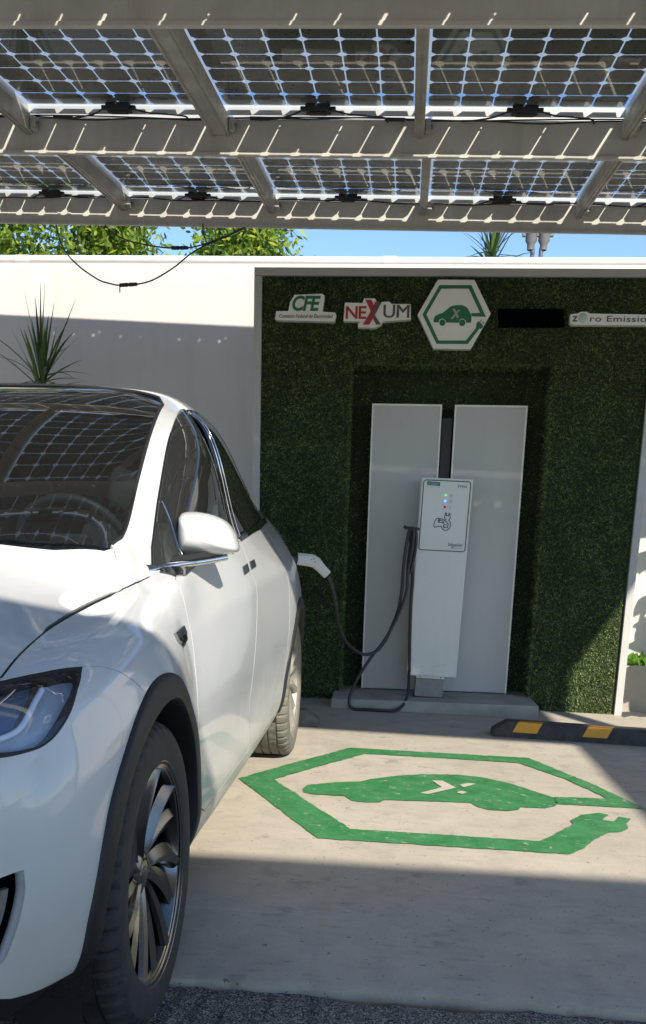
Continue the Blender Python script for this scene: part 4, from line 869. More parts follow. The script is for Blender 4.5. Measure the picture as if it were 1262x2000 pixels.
def trim(name, outline, holes, m, parent, sides=(1,), off=0., skirt=.012, step=.03, S=None):
    """a panel cut out of the body surface: outline and holes are (u, v) loops; edges are turned inwards"""
    loops = [resample(outline)] + [resample(h) for h in holes]
    o = loops[0]; lo, hi = o.min(0), o.max(0)
    gu = np.arange(math.floor(lo[0]/step)*step, hi[0] + step, step); gv = np.arange(math.floor(lo[1]/.02)*.02, hi[1] + .02, .02)
    G = np.stack(np.meshgrid(gu, gv, indexing='ij'), -1).reshape(-1, 2); G = G[inpoly(G, o)]
    for h in loops[1:]: G = G[~inpoly(G, h)]
    B = np.concatenate(loops)
    if len(G):
        ok = np.ones(len(G), bool)
        for k in range(0, len(B), 64): ok &= (((G[:, None] - B[None, k:k+64])**2).sum(-1) > .009**2).all(1)
        G = G[ok]
    pts = [Vector((float(a), float(b))) for a, b in np.concatenate([B, G])]; E = []; s = 0
    for l in loops:
        n = len(l); E += [(s+i, s+(i+1) % n) for i in range(n)]; s += n
    vs, es, fs = geometry.delaunay_2d_cdt(pts, E, [], 0, 1e-6)[:3]
    Q = np.array([(p.x, p.y) for p in vs]); F = np.array([f for f in fs if len(f) == 3]); c = Q[F].mean(1)
    keep = inpoly(c, o)
    for h in loops[1:]: keep &= ~inpoly(c, h)
    F = F[keep]; used = np.unique(F); mp = -np.ones(len(Q), int); mp[used] = np.arange(len(used)); Q = Q[used]; F = mp[F]
    u, v = np.clip(Q[:, 0], SU[0], SU[-1]), np.clip(Q[:, 1]/VS, 0, 10); Nn = nrm(u, v, body=S); Pp = (S or body)(u, v) + Nn*off
    fn = np.cross(Pp[F[:, 1]] - Pp[F[:, 0]], Pp[F[:, 2]] - Pp[F[:, 0]]); bad = (fn*Nn[F[:, 0]]).sum(1) < 0; F[bad] = F[bad][:, ::-1]
    V = []; FF = []; LN = []
    for sd in sides:
        b = sum(len(x) for x in V); mul = np.array([sd, 1, 1]); f = F if sd > 0 else F[:, ::-1]
        V.append(Pp*mul); FF += [tuple(t + b) for t in f]; LN += [n for t in f for n in (Nn*mul)[t]]
        if skirt:
            cnt = {}
            for t in f:
                for k in range(3):
                    e = (t[k], t[(k+1) % 3]); key = (min(e), max(e)); cnt[key] = None if key in cnt else e
            be = [e for e in cnt.values() if e and not (v[e[0]] < 1e-3 and v[e[1]] < 1e-3)]
            if be:
                be = np.array(be); b2 = b + len(Pp); A = np.concatenate([Pp[be[:, 0]], Pp[be[:, 1]], Pp[be[:, 1]] - Nn[be[:, 1]]*skirt, Pp[be[:, 0]] - Nn[be[:, 0]]*skirt])*mul; k = len(be); V.append(A)
                for i in range(k):
                    q = (b2+i+k, b2+i, b2+i+3*k, b2+i+2*k); FF.append(q)
                    a0, a1, a2 = A[i+k], A[i], A[i+3*k]; nn = np.cross(a1-a0, a2-a0); l = np.linalg.norm(nn); nn = nn/l if l > 1e-12 else np.array([0, 0, 1.]); LN += [nn]*4
    V = np.concatenate(V); me = bpy.data.meshes.new(name); me.from_pydata([tuple(x) for x in V], [], [tuple(int(i) for i in f) for f in FF]); me.update()
    me.polygons.foreach_set('use_smooth', [True]*len(me.polygons))
    if len(LN) == len(me.loops): me.normals_split_custom_set([tuple(n) for n in LN])
    return link_mesh(name, me, m, parent)
def inv_yz(y, z, u, v):
    """(u, v) of the side surface point with this side-view position"""
    for _ in range(12):
        e = 1e-4; b = body([u, u+e, u], [v, v, v+e])[:, 1:]; J = np.array([(b[1]-b[0])/e, (b[2]-b[0])/e]).T
        st = np.linalg.lstsq(J, np.array([y, z]) - b[0], rcond=None)[0]; st = np.clip(st, -.15, .15); u = float(np.clip(u + st[0], SU[0], SU[-1])); v = float(np.clip(v + st[1], 2, 9.6))
    return u, v

# paint with road dust low down
def paint():
    m = mat('white car paint', (.63, .622, .60), .38, coat=.5, spec=.3); N, L, b = nodes(m)
    tc = N.new('ShaderNodeTexCoord'); sp = N.new('ShaderNodeSeparateXYZ'); L(tc.outputs['Object'], sp.inputs[0])
    r = N.new('ShaderNodeMapRange'); r.inputs[1].default_value = .66; r.inputs[2].default_value = .20; L(sp.outputs['Z'], r.inputs[0])
    n = N.new('ShaderNodeTexNoise'); n.inputs['Scale'].default_value = 9; n.inputs['Detail'].default_value = 7; L(tc.outputs['Object'], n.inputs['Vector'])
    k = N.new('ShaderNodeMath'); k.operation = 'MULTIPLY'; L(r.outputs[0], k.inputs[0]); L(n.outputs['Fac'], k.inputs[1])
    k2 = N.new('ShaderNodeMath'); k2.operation = 'MULTIPLY'; k2.inputs[1].default_value = 1.35; k2.use_clamp = True; L(k.outputs[0], k2.inputs[0])
    x = N.new('ShaderNodeMix'); x.data_type = 'RGBA'; b.inputs['Coat Roughness'].default_value = .05; x.inputs['A'].default_value = (.63, .622, .60, 1); x.inputs['B'].default_value = (.40, .345, .26, 1); L(k2.outputs[0], x.inputs['Factor']); L(x.outputs['Result'], b.inputs['Base Color'])
    k3 = N.new('ShaderNodeMath'); k3.operation = 'SUBTRACT'; k3.inputs[0].default_value = 1; k3.use_clamp = True; L(k2.outputs[0], k3.inputs[1]); k4 = N.new('ShaderNodeMath'); k4.operation = 'POWER'; k4.inputs[1].default_value = 3; L(k3.outputs[0], k4.inputs[0]); k5 = N.new('ShaderNodeMath'); k5.operation = 'MULTIPLY'; k5.inputs[1].default_value = 1.0; L(k4.outputs[0], k5.inputs[0]); L(k5.outputs[0], b.inputs['Coat Weight']); k6 = N.new('ShaderNodeMath'); k6.operation = 'MULTIPLY'; k6.inputs[1].default_value = .35; L(k4.outputs[0], k6.inputs[0]); L(k6.outputs[0], b.inputs['Specular IOR Level'])
    return m
M['paint'] = paint()
M['dark'] = mat('black inner', (.006, .006, .007), .8)
M['clad'] = mat('black cladding', (.014, .014, .015), .6, noise=.3, nscale=20)
M['chrome'] = mat('chrome', (.80, .80, .82), .08, metal=1.0)
M['dkchrome'] = mat('dark chrome', (.32, .32, .33), .15, metal=1.0)
M['gloss_black'] = mat('gloss black', (.008, .008, .009), .08, coat=1)
M['wind'] = glassmat('windscreen glass', (.34, .40, .42), 1.5, .006, .016)
M['tint'] = glassmat('tinted side glass', (.30, .34, .33), 1.5, .01, .032)
M['lens'] = glassmat('headlight lens', (.88, .92, .96), 1.5, .02)

HOODLINE = [(-0.431,2.426),(-0.409,2.382),(-0.387,2.334),(-0.362,2.285),(-0.335,2.237),(-0.305,2.195),(-0.27,2.155),(-0.23,2.111),(-0.186,2.066),(-0.141,2.023),(-0.096,1.997),(-0.052,1.991),(-0.009,1.987),(0.036,1.984),(0.086,1.977),(0.142,1.967),(0.2,1.96),(0.253,1.963),(0.301,1.975),(0.344,1.997),(0.374,2.196)]
PILLARLINE = [(0.374,2.196),(0.39,2.392),(0.413,2.618),(0.45,2.867),(0.488,3.033),(0.515,3.134),(0.542,3.213)]
SEAM = [(0.374,2.196),(0.4,2.135),(0.42,2.101),(0.438,2.067),(0.455,2.023),(0.471,1.991),(0.488,1.97)]
WS = [(.395, 0), (.40, .5), (.417, 1.057), (.442, 1.478), (.484, 1.881), (.5, 1.943), (.579, 2.016), (.656, 2.024), (.794, 2.026), (1.0, 2.03), (1.25, 2.02), (1.45, 2.0), (1.56, 1.88), (1.6, 1.5), (1.62, 1.0), (1.63, 0)]
HL = curve([(-.472, 2.049), (-.446, 2.483), (-.408, 2.835), (-.361, 3.15), (-.306, 3.538)], 4) + curve([(-.31, 3.57), (-.33, 3.66), (-.362, 3.83), (-.396, 3.995), (-.445, 4.25), (-.488, 4.43), (-.527, 4.54), (-.563, 4.50), (-.598, 4.27), (-.617, 3.867), (-.622, 3.206), (-.616, 2.612), (-.592, 2.058), (-.55, 1.931), (-.507, 1.937)], 4)
OPEN = [(.62, 3.14), (.703, 2.984), (.848, 2.959), (1.011, 2.952), (1.145, 2.944), (1.311, 2.951), (1.483, 2.99), (1.7, 3.04), (2.0, 3.10), (2.4, 3.17), (2.7, 3.33), (2.88, 3.55), (2.95, 3.80), (2.88, 3.98), (2.4, 4.02), (1.9, 4.005), (1.6, 3.99), (1.54, 3.975), (1.3, 3.96), (1.0, 3.93), (.75, 3.85), (.66, 3.6)]
DOORF = [(.66, 3.80), (.60, 3.97), (.577, 4.142), (.562, 4.455), (.556, 4.764), (.552, 5.015), (.535, 5.23), (.511, 5.437), (.468, 5.948), (.455, 6.5), (.470, 7.1), (.50, 7.7)]
BLINE = [(1.60, 4.04), (1.612, 4.15), (1.606, 4.461), (1.608, 4.70), (1.622, 4.93), (1.601, 5.194), (1.545, 5.575), (1.488, 5.947), (1.445, 6.3), (1.425, 6.7), (1.445, 7.1), (1.5, 7.6), (1.55, 8.05)]
DOORFRONT = DOORF + [(.62, 8.0), (1.0, 8.05)] + BLINE[::-1] + [(1.3, 4.02), (1.0, 3.99), (.78, 3.91)]
DOORREAR = BLINE + [(2.0, 8.05), (2.44, 8.0), (2.47, 7.2), (2.46, 6.4), (2.52, 5.6), (2.60, 4.9), (2.64, 4.4), (2.60, 4.08), (2.2, 4.06), (1.9, 4.05)]
FOG = [(-.646, 6.03), (-.626, 6.09), (-.625, 6.355), (-.628, 6.667), (-.631, 7.01), (-.634, 7.35), (-.640, 7.62), (-.652, 7.8), (-.676, 7.88), (-.678, 6.2), (-.66, 6.06)]
BUMPL = [(-.306, 3.538), (-.254, 3.879), (-.208, 4.274), (-.171, 4.663), (-.148, 5.005)]
def arch(yc, r, a0=0, a1=360, n=72):
    out = []; u, v = yc - r, 7.5
    for k in range(n):
        a = math.radians(a0 + (a1-a0)*k/n); y, z = yc - r*math.cos(a), max(.3735 + r*math.sin(a), -.05)
        if z > .27: u, v = inv_yz(y, z, y, v)
        else: u, v = y, 9.5
        out.append((u, v))
    return out
AF, AR = arch(0, .455), arch(2.965, .455)
BOTH = (1, -1)
body_out = HOODLINE + SEAM[1:] + WS[5:] + [(4.0, 0), (4.0, 9.3), (.0, 9.3), (.0, 6)] + BUMPL[::-1] + [(-.361, 3.15), (-.408, 2.835), (-.446, 2.483)]
gaps = [ribbon(HOODLINE, .005), ribbon(PILLARLINE, .004), ribbon(SEAM, .0015), ribbon(BUMPL, .0015), ribbon(DOORFRONT + DOORFRONT[:1], .0022), ribbon(DOORREAR + DOORREAR[:1], .0022), ribbon([(3.424, 4.263), (3.66, 4.593), (3.794, 4.974), (3.85, 5.37)], .002)]
trim('body', body_out, [OPEN, DOORFRONT, DOORREAR, AF, AR, HL] + gaps, M['paint'], car, BOTH)
trim('hood', [(-.58, 0), (-.575, 1.0), (-.565, 1.75), (-.55, 1.925), (-.507, 1.937), (-.472, 2.049), (-.446, 2.46)] + HOODLINE + SEAM[1:] + [(.462, 1.88), (.42, 1.478), (.395, 1.057), (.375, .5), (.37, 0)], [HL] + gaps, M['paint'], car, BOTH)
trim('cowl', [(.36, 0), (.365, .5), (.385, 1.057), (.41, 1.478), (.455, 1.88), (.5, 1.95), (.484, 1.881), (.452, 1.478), (.427, 1.057), (.41, .5), (.405, 0)], [], M['gloss_black'], car, BOTH, off=-.012, skirt=0)
trim('windshield', WS, [], M['wind'], car, BOTH, off=-.001, skirt=.006, S=polyfit(WS, 3, 2))
trim('front_bumper', [(-.679, 0), (-.582, 0), (-.578, 1.0), (-.568, 1.76), (-.56, 1.96), (-.52, 2.2), (-.48, 2.7), (-.42, 3.3), (-.34, 3.56)] + BUMPL + [(-.05, 5.3), (-.05, 7.5), (-.40, 8.05), (-.455, 8.02), (-.55, 7.98), (-.61, 7.95), (-.65, 7.93), (-.679, 7.92)], [HL, AF, FOG] + gaps, M['paint'], car, BOTH)
trim('front_valance', [(-.679, 7.9), (-.60, 7.9), (-.46, 7.9), (-.30, 8.0), (-.30, 10), (-.679, 10)], [AF], M['clad'], car, BOTH, off=-.008, skirt=0)
trim('sill_panel', [(.30, 8.9), (2.7, 8.9), (2.7, 9.99), (.30, 9.99)], [AF, AR], M['clad'], car, BOTH, off=-.006, skirt=0)
trim('gap_shade_shell', [(-.60, 0), (4.0, 0), (4.0, 9.2), (-.60, 9.2)], [WS, OPEN, AF, AR, HL, FOG], M['dark'], car, BOTH, off=-.022, skirt=0, step=.06)  # black sheet behind the panels makes their gaps look shaded
# tail panel
t_ = np.linspace(0, 10, 41); rim_ = body(np.full(41, 4.0), t_); V = [tuple(p) for p in rim_] + [(-p[0], p[1], p[2]) for p in rim_[::-1]]
from_np('tailgate', V + [(0, 4.26, .8)], [(i, (i+1) % len(V), len(V)) for i in range(len(V))], M['paint'], car, smooth=False)

def strip_tube(name, uv, r, m, parent, off=.0, sd=1, closed=False, seg=8):
    q = resample(uv, .02, closed); p = surf(q[:, 0], q[:, 1]/VS, off)*[sd, 1, 1]
    bm = bmesh.new(); tube_bm(bm, p, r, seg, closed=closed); bmesh.ops.recalc_face_normals(bm, faces=bm.faces); return from_bm(name, bm, m, parent, smooth=True, angle=60)
W1 = [(.628, 3.16), (.71, 3.0), (.85, 2.975), (1.011, 2.968), (1.145, 2.96), (1.311, 2.967), (1.46, 3.0), (1.475, 3.10), (1.44, 3.3), (1.45, 3.5), (1.49, 3.77), (1.53, 3.965), (1.3, 3.945), (1.0, 3.915), (.76, 3.84), (.67, 3.6)]
W2 = [(1.545, 3.05), (1.7, 3.06), (2.0, 3.12), (2.4, 3.20), (2.68, 3.35), (2.86, 3.57), (2.93, 3.80), (2.86, 3.95), (2.4, 3.99), (1.9, 3.985), (1.60, 3.975), (1.56, 3.77), (1.525, 3.5), (1.52, 3.3)]
FW1, FW2 = polyfit(W1, 3, 2, False), polyfit(W2, 3, 2, False)
for sd in BOTH:
    S = (sd,)
    dr = trim('front_door', DOORFRONT, [OPEN] + gaps, M['paint'], car, S)
    trim('window', W1, [], M['tint'], dr, S, off=-.002, skirt=.006, S=FW1)
    strip_tube('window_divider', [(.86, 3.05), (.84, 3.3), (.80, 3.6), (.79, 3.86)], .006, M['dkchrome'], dr, .0, sd)
    for k, q in enumerate(([(1.463, 4.482), (1.575, 4.485), (1.565, 4.635), (1.445, 4.635)], [(1.632, 4.49), (1.745, 4.50), (1.735, 4.64), (1.612, 4.635)])):
        if k == 0: trim('door_handle', q, [], M['dkchrome'], dr, S, off=.004, skirt=.006)
    rd = trim('rear_door', DOORREAR, [AR] + gaps, M['paint'], car, S)
    trim('window', W2, [], M['tint'], rd, S, off=-.002, skirt=.006, S=FW2)
    trim('door_handle', q, [], M['dkchrome'], rd, S, off=.004, skirt=.006)
    trim('door_pillar', [(1.46, 2.985), (1.55, 3.0), (1.545, 3.3), (1.55, 3.5), (1.585, 3.77), (1.625, 3.99), (1.52, 3.985), (1.475, 3.77), (1.43, 3.5), (1.42, 3.3), (1.46, 3.1)], [], M['gloss_black'], car, S, off=.0005, skirt=.006)
    strip_tube('chrome_trim', OPEN, .0055, M['dkchrome'], car, .0, sd, True)
    strip_tube('chrome_trim', [(1.472, 3.02), (1.437, 3.3), (1.447, 3.5), (1.487, 3.77), (1.53, 3.98)], .0028, M['chrome'], car, .004, sd)
    strip_tube('chrome_trim', [(1.54, 3.03), (1.522, 3.3), (1.527, 3.5), (1.565, 3.77), (1.603, 3.98)], .0028, M['chrome'], car, .004, sd)
    trim('belt_trim', [(1.60, 3.98), (2.4, 4.01), (2.88, 3.97), (2.97, 3.82), (3.02, 3.86), (2.92, 4.08), (2.4, 4.12), (1.61, 4.05)], [], M['gloss_black'], car, S, off=.004, skirt=.01)
    strip_tube('windshield_seal', WS[5:], .006, M['clad'], car, -.001, sd)
    # fender badge of two chrome facets
    strip_tube('hood_gap_shade', HOODLINE + PILLARLINE[1:], .0042, M['dark'], car, -.0035, sd)  # black strip laid along the hood gap so it reads as dark shade
    bd = trim('side_camera', [(.312, 4.64), (.47, 4.771), (.482, 4.916), (.457, 5.034), (.36, 5.06), (.315, 4.881)], [], M['dkchrome'], car, S, off=.008, skirt=.01)
    trim('camera_shade', [(.34, 4.86), (.46, 4.93), (.44, 5.02), (.37, 5.04)], [], M['gloss_black'], bd, S, off=.0095, skirt=0)
    # arch trims with a rolled inner lip
    for yc in (0, 2.965):
        V = []; F = []; na = 64; rows_ = [(.490, -.004, 0), (.487, .006, 0), (.478, .010, 0), (.440, .011, 0), (.430, .008, 0), (.425, -.004, 0), (.427, -.01, -.09)]
        for k in range(na + 1):
            a = math.radians(-7 + 198*k/na)
            for r, of, dx in rows_:
                y, z = yc - r*math.cos(a), .3735 + r*math.sin(a); u, v = inv_yz(y, z, y, 6.5 if z > .45 else 8)
                p = body([u], [v])[0]; p = np.array([p[0] + of + dx, y, z]); V.append(p*[sd, 1, 1])
        nr = len(rows_)
        for k in range(na):
            for j in range(nr - 1):
                q_ = (k*nr+j, k*nr+j+1, (k+1)*nr+j+1, (k+1)*nr+j); F.append(q_ if sd > 0 else q_[::-1])
        from_np('arch_trim', V, F, M['clad'], car, smooth=True, angle=50)
        # wheel housing
        V = []; F = []
        for k in range(41):
            a = math.radians(-15 + 210*k/40)
            for x, r in ((.93, .452), (.80, .450), (.60, .445), (.60, .10)): V.append((sd*x, yc - r*math.cos(a), .3735 + r*math.sin(a) + (.012*math.sin(k*2.1) if r > .2 else 0)))
        for k in range(40):
            for j in range(3): F.append((k*4+j, k*4+j+1, (k+1)*4+j+1, (k+1)*4+j))
        from_np('wheel_housing', V, F, mat('housing felt', (.012, .012, .012), .95, bump=.8, bscale=60) if 'felt' not in M else M['felt'], car, smooth=True)
        if 'felt' not in M: M['felt'] = bpy.data.materials['housing felt']
    # air deflector ahead of the front wheel
    V = [(sd*x, y, z) for x, y, z in ((.90, -.44, .33), (.90, -.42, .13), (.78, -.40, .14), (.70, -.46, .30))]; from_np('air_deflector', V, [(0, 1, 2, 3)], M['clad'], car, smooth=False)
    # headlight
    hl = thing('headlight'); hl.parent = car; hl.matrix_parent_inverse = Matrix.Identity(4)
    trim('bezel', HL, [curve([(-.466, 2.56), (-.430, 2.87), (-.392, 3.14), (-.345, 3.46), (-.338, 3.62), (-.372, 3.80), (-.404, 3.96), (-.452, 4.22), (-.492, 4.39), (-.527, 4.49), (-.558, 4.45), (-.590, 4.22), (-.606, 3.85), (-.610, 3.206), (-.604, 2.65), (-.582, 2.13), (-.55, 2.02), (-.507, 2.03), (-.486, 2.14), (-.466, 2.56)], 4)[:-1]], M['clad'], hl, S, off=-.001, skirt=.03)
    HI = curve([(-.462, 2.56), (-.426, 2.87), (-.388, 3.14), (-.341, 3.46), (-.334, 3.62), (-.368, 3.80), (-.400, 3.96), (-.448, 4.22), (-.488, 4.40), (-.527, 4.51), (-.560, 4.46), (-.594, 4.22), (-.610, 3.85), (-.614, 3.206), (-.608, 2.65), (-.586, 2.11), (-.55, 2.0), (-.505, 2.01), (-.482, 2.12), (-.462, 2.56)], 4)[:-1]
    trim('lens', HI, [], M['lens'], hl, S, off=-.002, skirt=.0)
    trim('reflector', HI, [], mat('lamp reflector', (.50, .55, .62), .35, metal=.15), hl, S, off=-.030, skirt=0)
    DRL = [(-.434, 3.279), (-.474, 3.436), (-.513, 3.666), (-.535, 3.80), (-.555, 3.86), (-.576, 3.80), (-.594, 3.571), (-.604, 2.952)]
    strip_tube('light_strip', curve(DRL, 3), .006, mat('light guide', (.85, .88, .92), .2), hl, -.014, sd)
    trim('lamp_divider', [(-.412, 2.90), (-.388, 3.065), (-.434, 3.26), (-.474, 3.42), (-.513, 3.65), (-.545, 3.80), (-.548, 3.72), (-.512, 3.48), (-.455, 3.15)], [], mat('amber black trim', (.03, .022, .012), .25, noise=.9, nscale=40, col2=(.22, .17, .08)), hl, S, off=-.022, skirt=0)
    trim('projector_glass', [(-.43, 2.62), (-.412, 2.88), (-.455, 3.13), (-.512, 3.46), (-.55, 3.70), (-.585, 3.5), (-.596, 2.9), (-.58, 2.2), (-.5, 2.1)], [], mat('projector bowl', (.10, .13, .19), .15, coat=1), hl, S, off=-.024, skirt=0)
    strip_tube('light_strip', [(-.43, 2.70), (-.50, 2.86), (-.56, 2.95)], .003, M['chrome'], hl, -.018, sd)
    # lower intake
    fg = trim('lower_intake', [(a - .012, b) for a, b in FOG], [], mat('intake mesh', (.012, .012, .013), .5, noise=.8, nscale=60), car, S, off=-.045, skirt=0)
    strip_tube('intake_rim', curve(FOG[1:8], 3), .010, mat('grey satin', (.30, .31, .33), .4), fg, -.012, sd)
    strip_tube('fog_strip', [(-.645, 6.75), (-.648, 6.8), (-.664, 6.9), (-.672, 7.0)], .008, M['chrome'], fg, -.03, sd)
    trim('intake_fin', [(-.634, 6.35), (-.640, 6.35), (-.650, 7.2), (-.642, 7.45)], [], mat('intake fin', (.20, .19, .18), .4), fg, S, off=-.022, skirt=.01)
    # wing mirror
    mp = [(.814, 1.232), (.828, 1.245), (.868, 1.247), (.917, 1.238), (.955, 1.221), (.977, 1.195), (.991, 1.163), (.997, 1.135), (.984, 1.124), (.942, 1.113), (.893, 1.107), (.837, 1.109), (.817, 1.119), (.811, 1.174)]
    mp = [(p.x, p.y) for p in smooth_path([(a, b, 0) for a, b in mp + mp[:1]], 3)[:-1]]
    mr = thing('wing_mirror'); mr.parent = car
    cx, cz = .895, 1.172; V = []; F = []; n = len(mp)
    sec = [(.762, .04), (.764, .25), (.772, .45), (.79, .66), (.815, .83), (.85, .955), (.885, 1.0), (.92, 1.0), (.945, .975)]
    for y, s in sec: V += [(sd*(cx + (a - cx)*s - .02*(1-s)), y, cz + (b - cz)*s) for a, b in mp]
    for j in range(len(sec) - 1):
        for k in range(n):
            q_ = (j*n+k, j*n+(k+1) % n, (j+1)*n+(k+1) % n, (j+1)*n+k); F.append(q_[::-1] if sd > 0 else q_)
    F.append(tuple(range(n)) if sd > 0 else tuple(range(n))[::-1])
    from_np('mirror_shell', V, F, M['paint'], mr, smooth=True)
    V = [(sd*(cx + (a - cx)*.94), .943, cz + (b - cz)*.94) for a, b in mp]; from_np('mirror_glass', V, [tuple(range(n))], M['dkchrome'], mr, smooth=False)
    arm = [(.775, .60, 1.070), (.800, .63, 1.077), (.84, .71, 1.088), (.885, .79, 1.095), (.93, .845, 1.103), (.962, .882, 1.110)]
    bm = bmesh.new(); q_ = smooth_path([(sd*a, b, c) for a, b, c in arm], 5); tube_bm(bm, q_, list(np.interp(np.linspace(0, 1, len(q_)), [0, .2, .6, 1], [.021, .013, .011, .010])), 12); bmesh.ops.recalc_face_normals(bm, faces=bm.faces)
    from_bm('mirror_arm', bm, M['chrome'], mr, smooth=True, angle=60)
    V = []; F = []
    for k in range(9):
        f = k/8; a = Vector((.83, .70, 1.095)).lerp(Vector((.975, .89, 1.122)), f); w = .035*math.sin(math.pi*(.15 + .8*f)); V += [(sd*a.x, a.y - w*.3, a.z), (sd*a.x, a.y + .05, a.z - .004), (sd*a.x, a.y + .05, a.z + .02), (sd*a.x, a.y - w*.3, a.z + .016)]
    for k in range(8):
        for j in range(4): F.append((k*4+j, k*4+(j+1) % 4, (k+1)*4+(j+1) % 4, (k+1)*4+j))
    from_np('mirror_base', V, F, M['gloss_black'], mr, smooth=False)
    trim('mirror_sail', [(.60, 3.42), (.64, 3.40), (.80, 3.78), (.88, 3.97), (.70, 4.03), (.62, 3.9)], [], M['gloss_black'], mr, S, off=.006, skirt=.012)
    tl = trim('tail_light', [(3.50, 4.15), (3.66, 4.5), (3.79, 4.9), (3.84, 5.2), (3.98, 5.3), (3.98, 4.5), (3.7, 4.0)], [], mat('tail lamp', (.25, .01, .012), .12, coat=1), car, S, off=.004, skirt=.008)
pt = CARM.inverted() @ Vector((-.575, 5.585, 1.052))
tube('charge_socket', [(pt.x - .03, pt.y - .01, pt.z), (pt.x + .012, pt.y + .003, pt.z)], .042, M['black_plastic'], car, seg=20, n=0)

# ------------------------------------------------------------------ wheels
M['tyre'] = mat('tyre rubber', (.022, .022, .023), .75, noise=.6, nscale=22, col2=(.045, .043, .04), bump=.15, bscale=120)
M['tyre_dust'] = mat('dusty tyre', (.21, .19, .155), .9, noise=.45, nscale=20, bump=.15, bscale=120)
M['rim'] = mat('dark alloy', (.17, .168, .162), .22, metal=1.0, rvar=.05, nscale=6)
M['rim_dust'] = mat('dusty alloy', (.36, .33, .28), .5, metal=.25, noise=.25, nscale=14)
M['barrel'] = mat('wheel barrel', (.012, .012, .013), .7); M['disc'] = mat('brake disc', (.22, .21, .20), .35, metal=.9)
def wheel(x, y, sd, dusty):
    w = thing('wheel'); w.parent = car; w.location = (x, y, .3735)
    mt, mr_ = (M['tyre_dust'], M['rim_dust']) if dusty else (M['tyre'], M['rim'])
    half = [(.262, .112), (.268, .1255), (.282, .130), (.305, .1330), (.330, .1325), (.347, .1285), (.3575, .122), (.3655, .1125), (.3705, .102), (.3735, .088), (.3735, .074), (.3665, .0725), (.3665, .0655), (.3735, .064), (.3735, .0265), (.3665, .025), (.3665, .017), (.3735, .0155)]
    prof = half + [(r, -x_) for r, x_ in half[::-1]]
    bm = bmesh.new(); NS = 240; rg = lathe(bm, prof, NS)
    for j, (r, x_) in enumerate(prof):
        if abs(x_) > .085 and r > .352 and r < .374:
            for k in range(NS):
                if k % 5 == 0: v = rg[j][k]; v.co.y *= (r-.009)/r; v.co.z *= (r-.009)/r
        if .026 < abs(x_) < .07 and r > .37:
            for k in range(NS):
                if k % 5 == 2: v = rg[j][k]; v.co.y *= (r-.0025)/r; v.co.z *= (r-.0025)/r
    if sd < 0: bmesh.ops.scale(bm, vec=(-1, 1, 1), verts=bm.verts)
    bmesh.ops.recalc_face_normals(bm, faces=bm.faces); from_bm('tyre', bm, mt, w, smooth=True, angle=30)
    rim = thing('rim'); rim.parent = w
    def part(name, bm, m):
        if sd < 0: bmesh.ops.scale(bm, vec=(-1, 1, 1), verts=bm.verts)
        bmesh.ops.recalc_face_normals(bm, faces=bm.faces); return from_bm(name, bm, m, rim, smooth=True, angle=28)
    bm = bmesh.new(); lathe(bm, [(.262, .120), (.2735, .127), (.276, .1285), (.2745, .124), (.266, .120), (.257, .115), (.252, .10), (.246, .06), (.240, -.03), (.245, -.10)], 96); part('rim_flange', bm, mr_)
    bm = bmesh.new(); lathe(bm, [(.2385, .06), (.232, -.03), (.06, -.03), (.05, -.02)], 64); part('rim_barrel', bm, M['barrel'])
    bm = bmesh.new(); lathe(bm, [(.06, .012), (.178, .012), (.178, -.005), (.06, -.005)], 48); part('brake_disc', bm, M['disc'])
    # swept bladed spokes
    for k in range(14):
        bm = bmesh.new(); a0 = 2*math.pi*k/14; big = k % 2 == 0; n = 12; R = []
        for i in range(n + 1):
            f = i/n; r = .036 + (.262 - .036)*f; th = a0 - .22*f**1.4 + (0 if big else .05)
            wl_ = (.009 + .030*math.sin(math.pi*min(1, f*.70))**.9)*(1 if big else .9); wr_ = (.008 + .017*f)*(1 if big else .9)
            if f > .82: wl_ *= max(.7, (1 - f)/.18*.3 + .7)
            dp = .088 + .030*f; rid = dp + (.004 if big else -.004)
            er = np.array([math.cos(th), math.sin(th)]); et = np.array([-er[1], er[0]]); c_ = er*r
            pl_, pr_ = c_ + et*wl_, c_ - et*wr_
            R.append([bm.verts.new((x_, p[0], p[1])) for x_, p in ((dp - .014, pl_), (rid - .004, c_ + et*wl_*.35), (rid, c_ + et*wl_*.18), (rid - .006, c_ - et*wr_*.6), (dp - .012, pr_), (dp - .026, pr_), (dp - .036, c_), (dp - .026, pl_))])
        for A, B in zip(R, R[1:]):
            for j in range(8): bm.faces.new((A[j], A[(j+1) % 8], B[(j+1) % 8], B[j]))
        bm.faces.new(R[0][::-1]); bm.faces.new(R[-1]); part('spoke', bm, mr_)
    bm = bmesh.new(); lathe(bm, [(.062, .05), (.060, .080), (.050, .088), (.037, .091), (.035, .087), (.0335, .087), (.032, .091), (.028, .093), (.0002, .094)], 40); part('hub_cap', bm, mr_)
    bm = bmesh.new()
    for q_ in ([(-.016, .012), (.016, .012), (.014, .016), (-.014, .016)], [(-.004, .010), (.004, .010), (0, -.017)]): bm.faces.new([bm.verts.new((.0952, a, b)) for a, b in q_])
    part('hub_emblem', bm, M['chrome'])
    return w
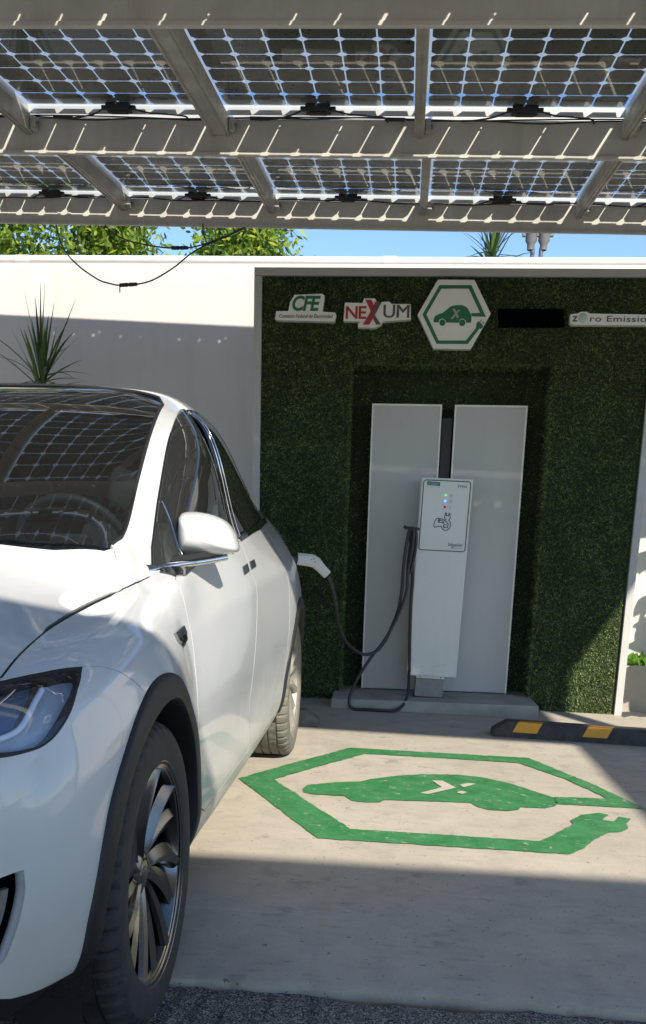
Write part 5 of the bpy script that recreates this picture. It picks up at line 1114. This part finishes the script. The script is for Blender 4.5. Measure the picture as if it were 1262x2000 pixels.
for yc, dusty, dx in ((0, False, 0), (2.965, True, .02)):
    for sd in BOTH: wheel(sd*(.8275 + dx), yc, sd, dusty)

# ------------------------------------------------------------------ cabin
M['trimdark'] = mat('cabin dark', (.05, .05, .054), .7); M['seat'] = mat('seat leather', (.05, .05, .052), .55)
bm = bmesh.new(); bx(bm, -.76, .76, .40, .98, .80, 1.07, .05); bx(bm, .20, .58, .80, 1.02, 1.04, 1.13, .04); from_bm('dashboard', bm, M['trimdark'], car, smooth=True, angle=50)
bm = bmesh.new(); bx(bm, -.78, .78, .4, 3.6, .34, .40); bx(bm, -.74, .74, 3.55, 3.6, .4, 1.15); from_bm('cabin_floor', bm, M['dark'], car)
sw = thing('steering_wheel'); sw.parent = car; sw.location = (.40, 1.08, 1.13); sw.rotation_euler = (math.radians(-62), 0, 0)
bm = bmesh.new(); tube_bm(bm, [(.185*math.cos(2*math.pi*k/48), .175*math.sin(2*math.pi*k/48), 0) for k in range(48)], .015, 10, closed=True); bmesh.ops.recalc_face_normals(bm, faces=bm.faces); from_bm('wheel_ring', bm, mat('steering rim', (.06, .06, .06), .5), sw, smooth=True)
bm = bmesh.new(); bx(bm, -.07, .07, -.05, .06, -.03, .01, .02); bx(bm, -.18, -.06, -.012, .022, -.01, .006, .004); bx(bm, .06, .18, -.012, .022, -.01, .006, .004); from_bm('steering_hub', bm, M['seat'], sw, smooth=True, angle=40)
for sx, sy in ((.42, 1.45), (-.42, 1.45), (.42, 2.35), (-.42, 2.35)):
    bm = bmesh.new(); bx(bm, sx-.25, sx+.25, sy-.30, sy+.22, .42, .66, .07); T = Matrix.Translation((sx, sy+.22, .62)) @ Matrix.Rotation(math.radians(-16), 4, 'X'); bx(bm, -.24, .24, -.07, .07, 0, .62, .06, T); bx(bm, -.13, .13, -.05, .05, .66, .86, .045, T)
    from_bm('seat', bm, M['seat'], car, smooth=True, angle=50)
tube('rear_view_mirror', [(-.12, .98, 1.40), (.12, .98, 1.40)], .035, M['gloss_black'], car, seg=12, n=0)
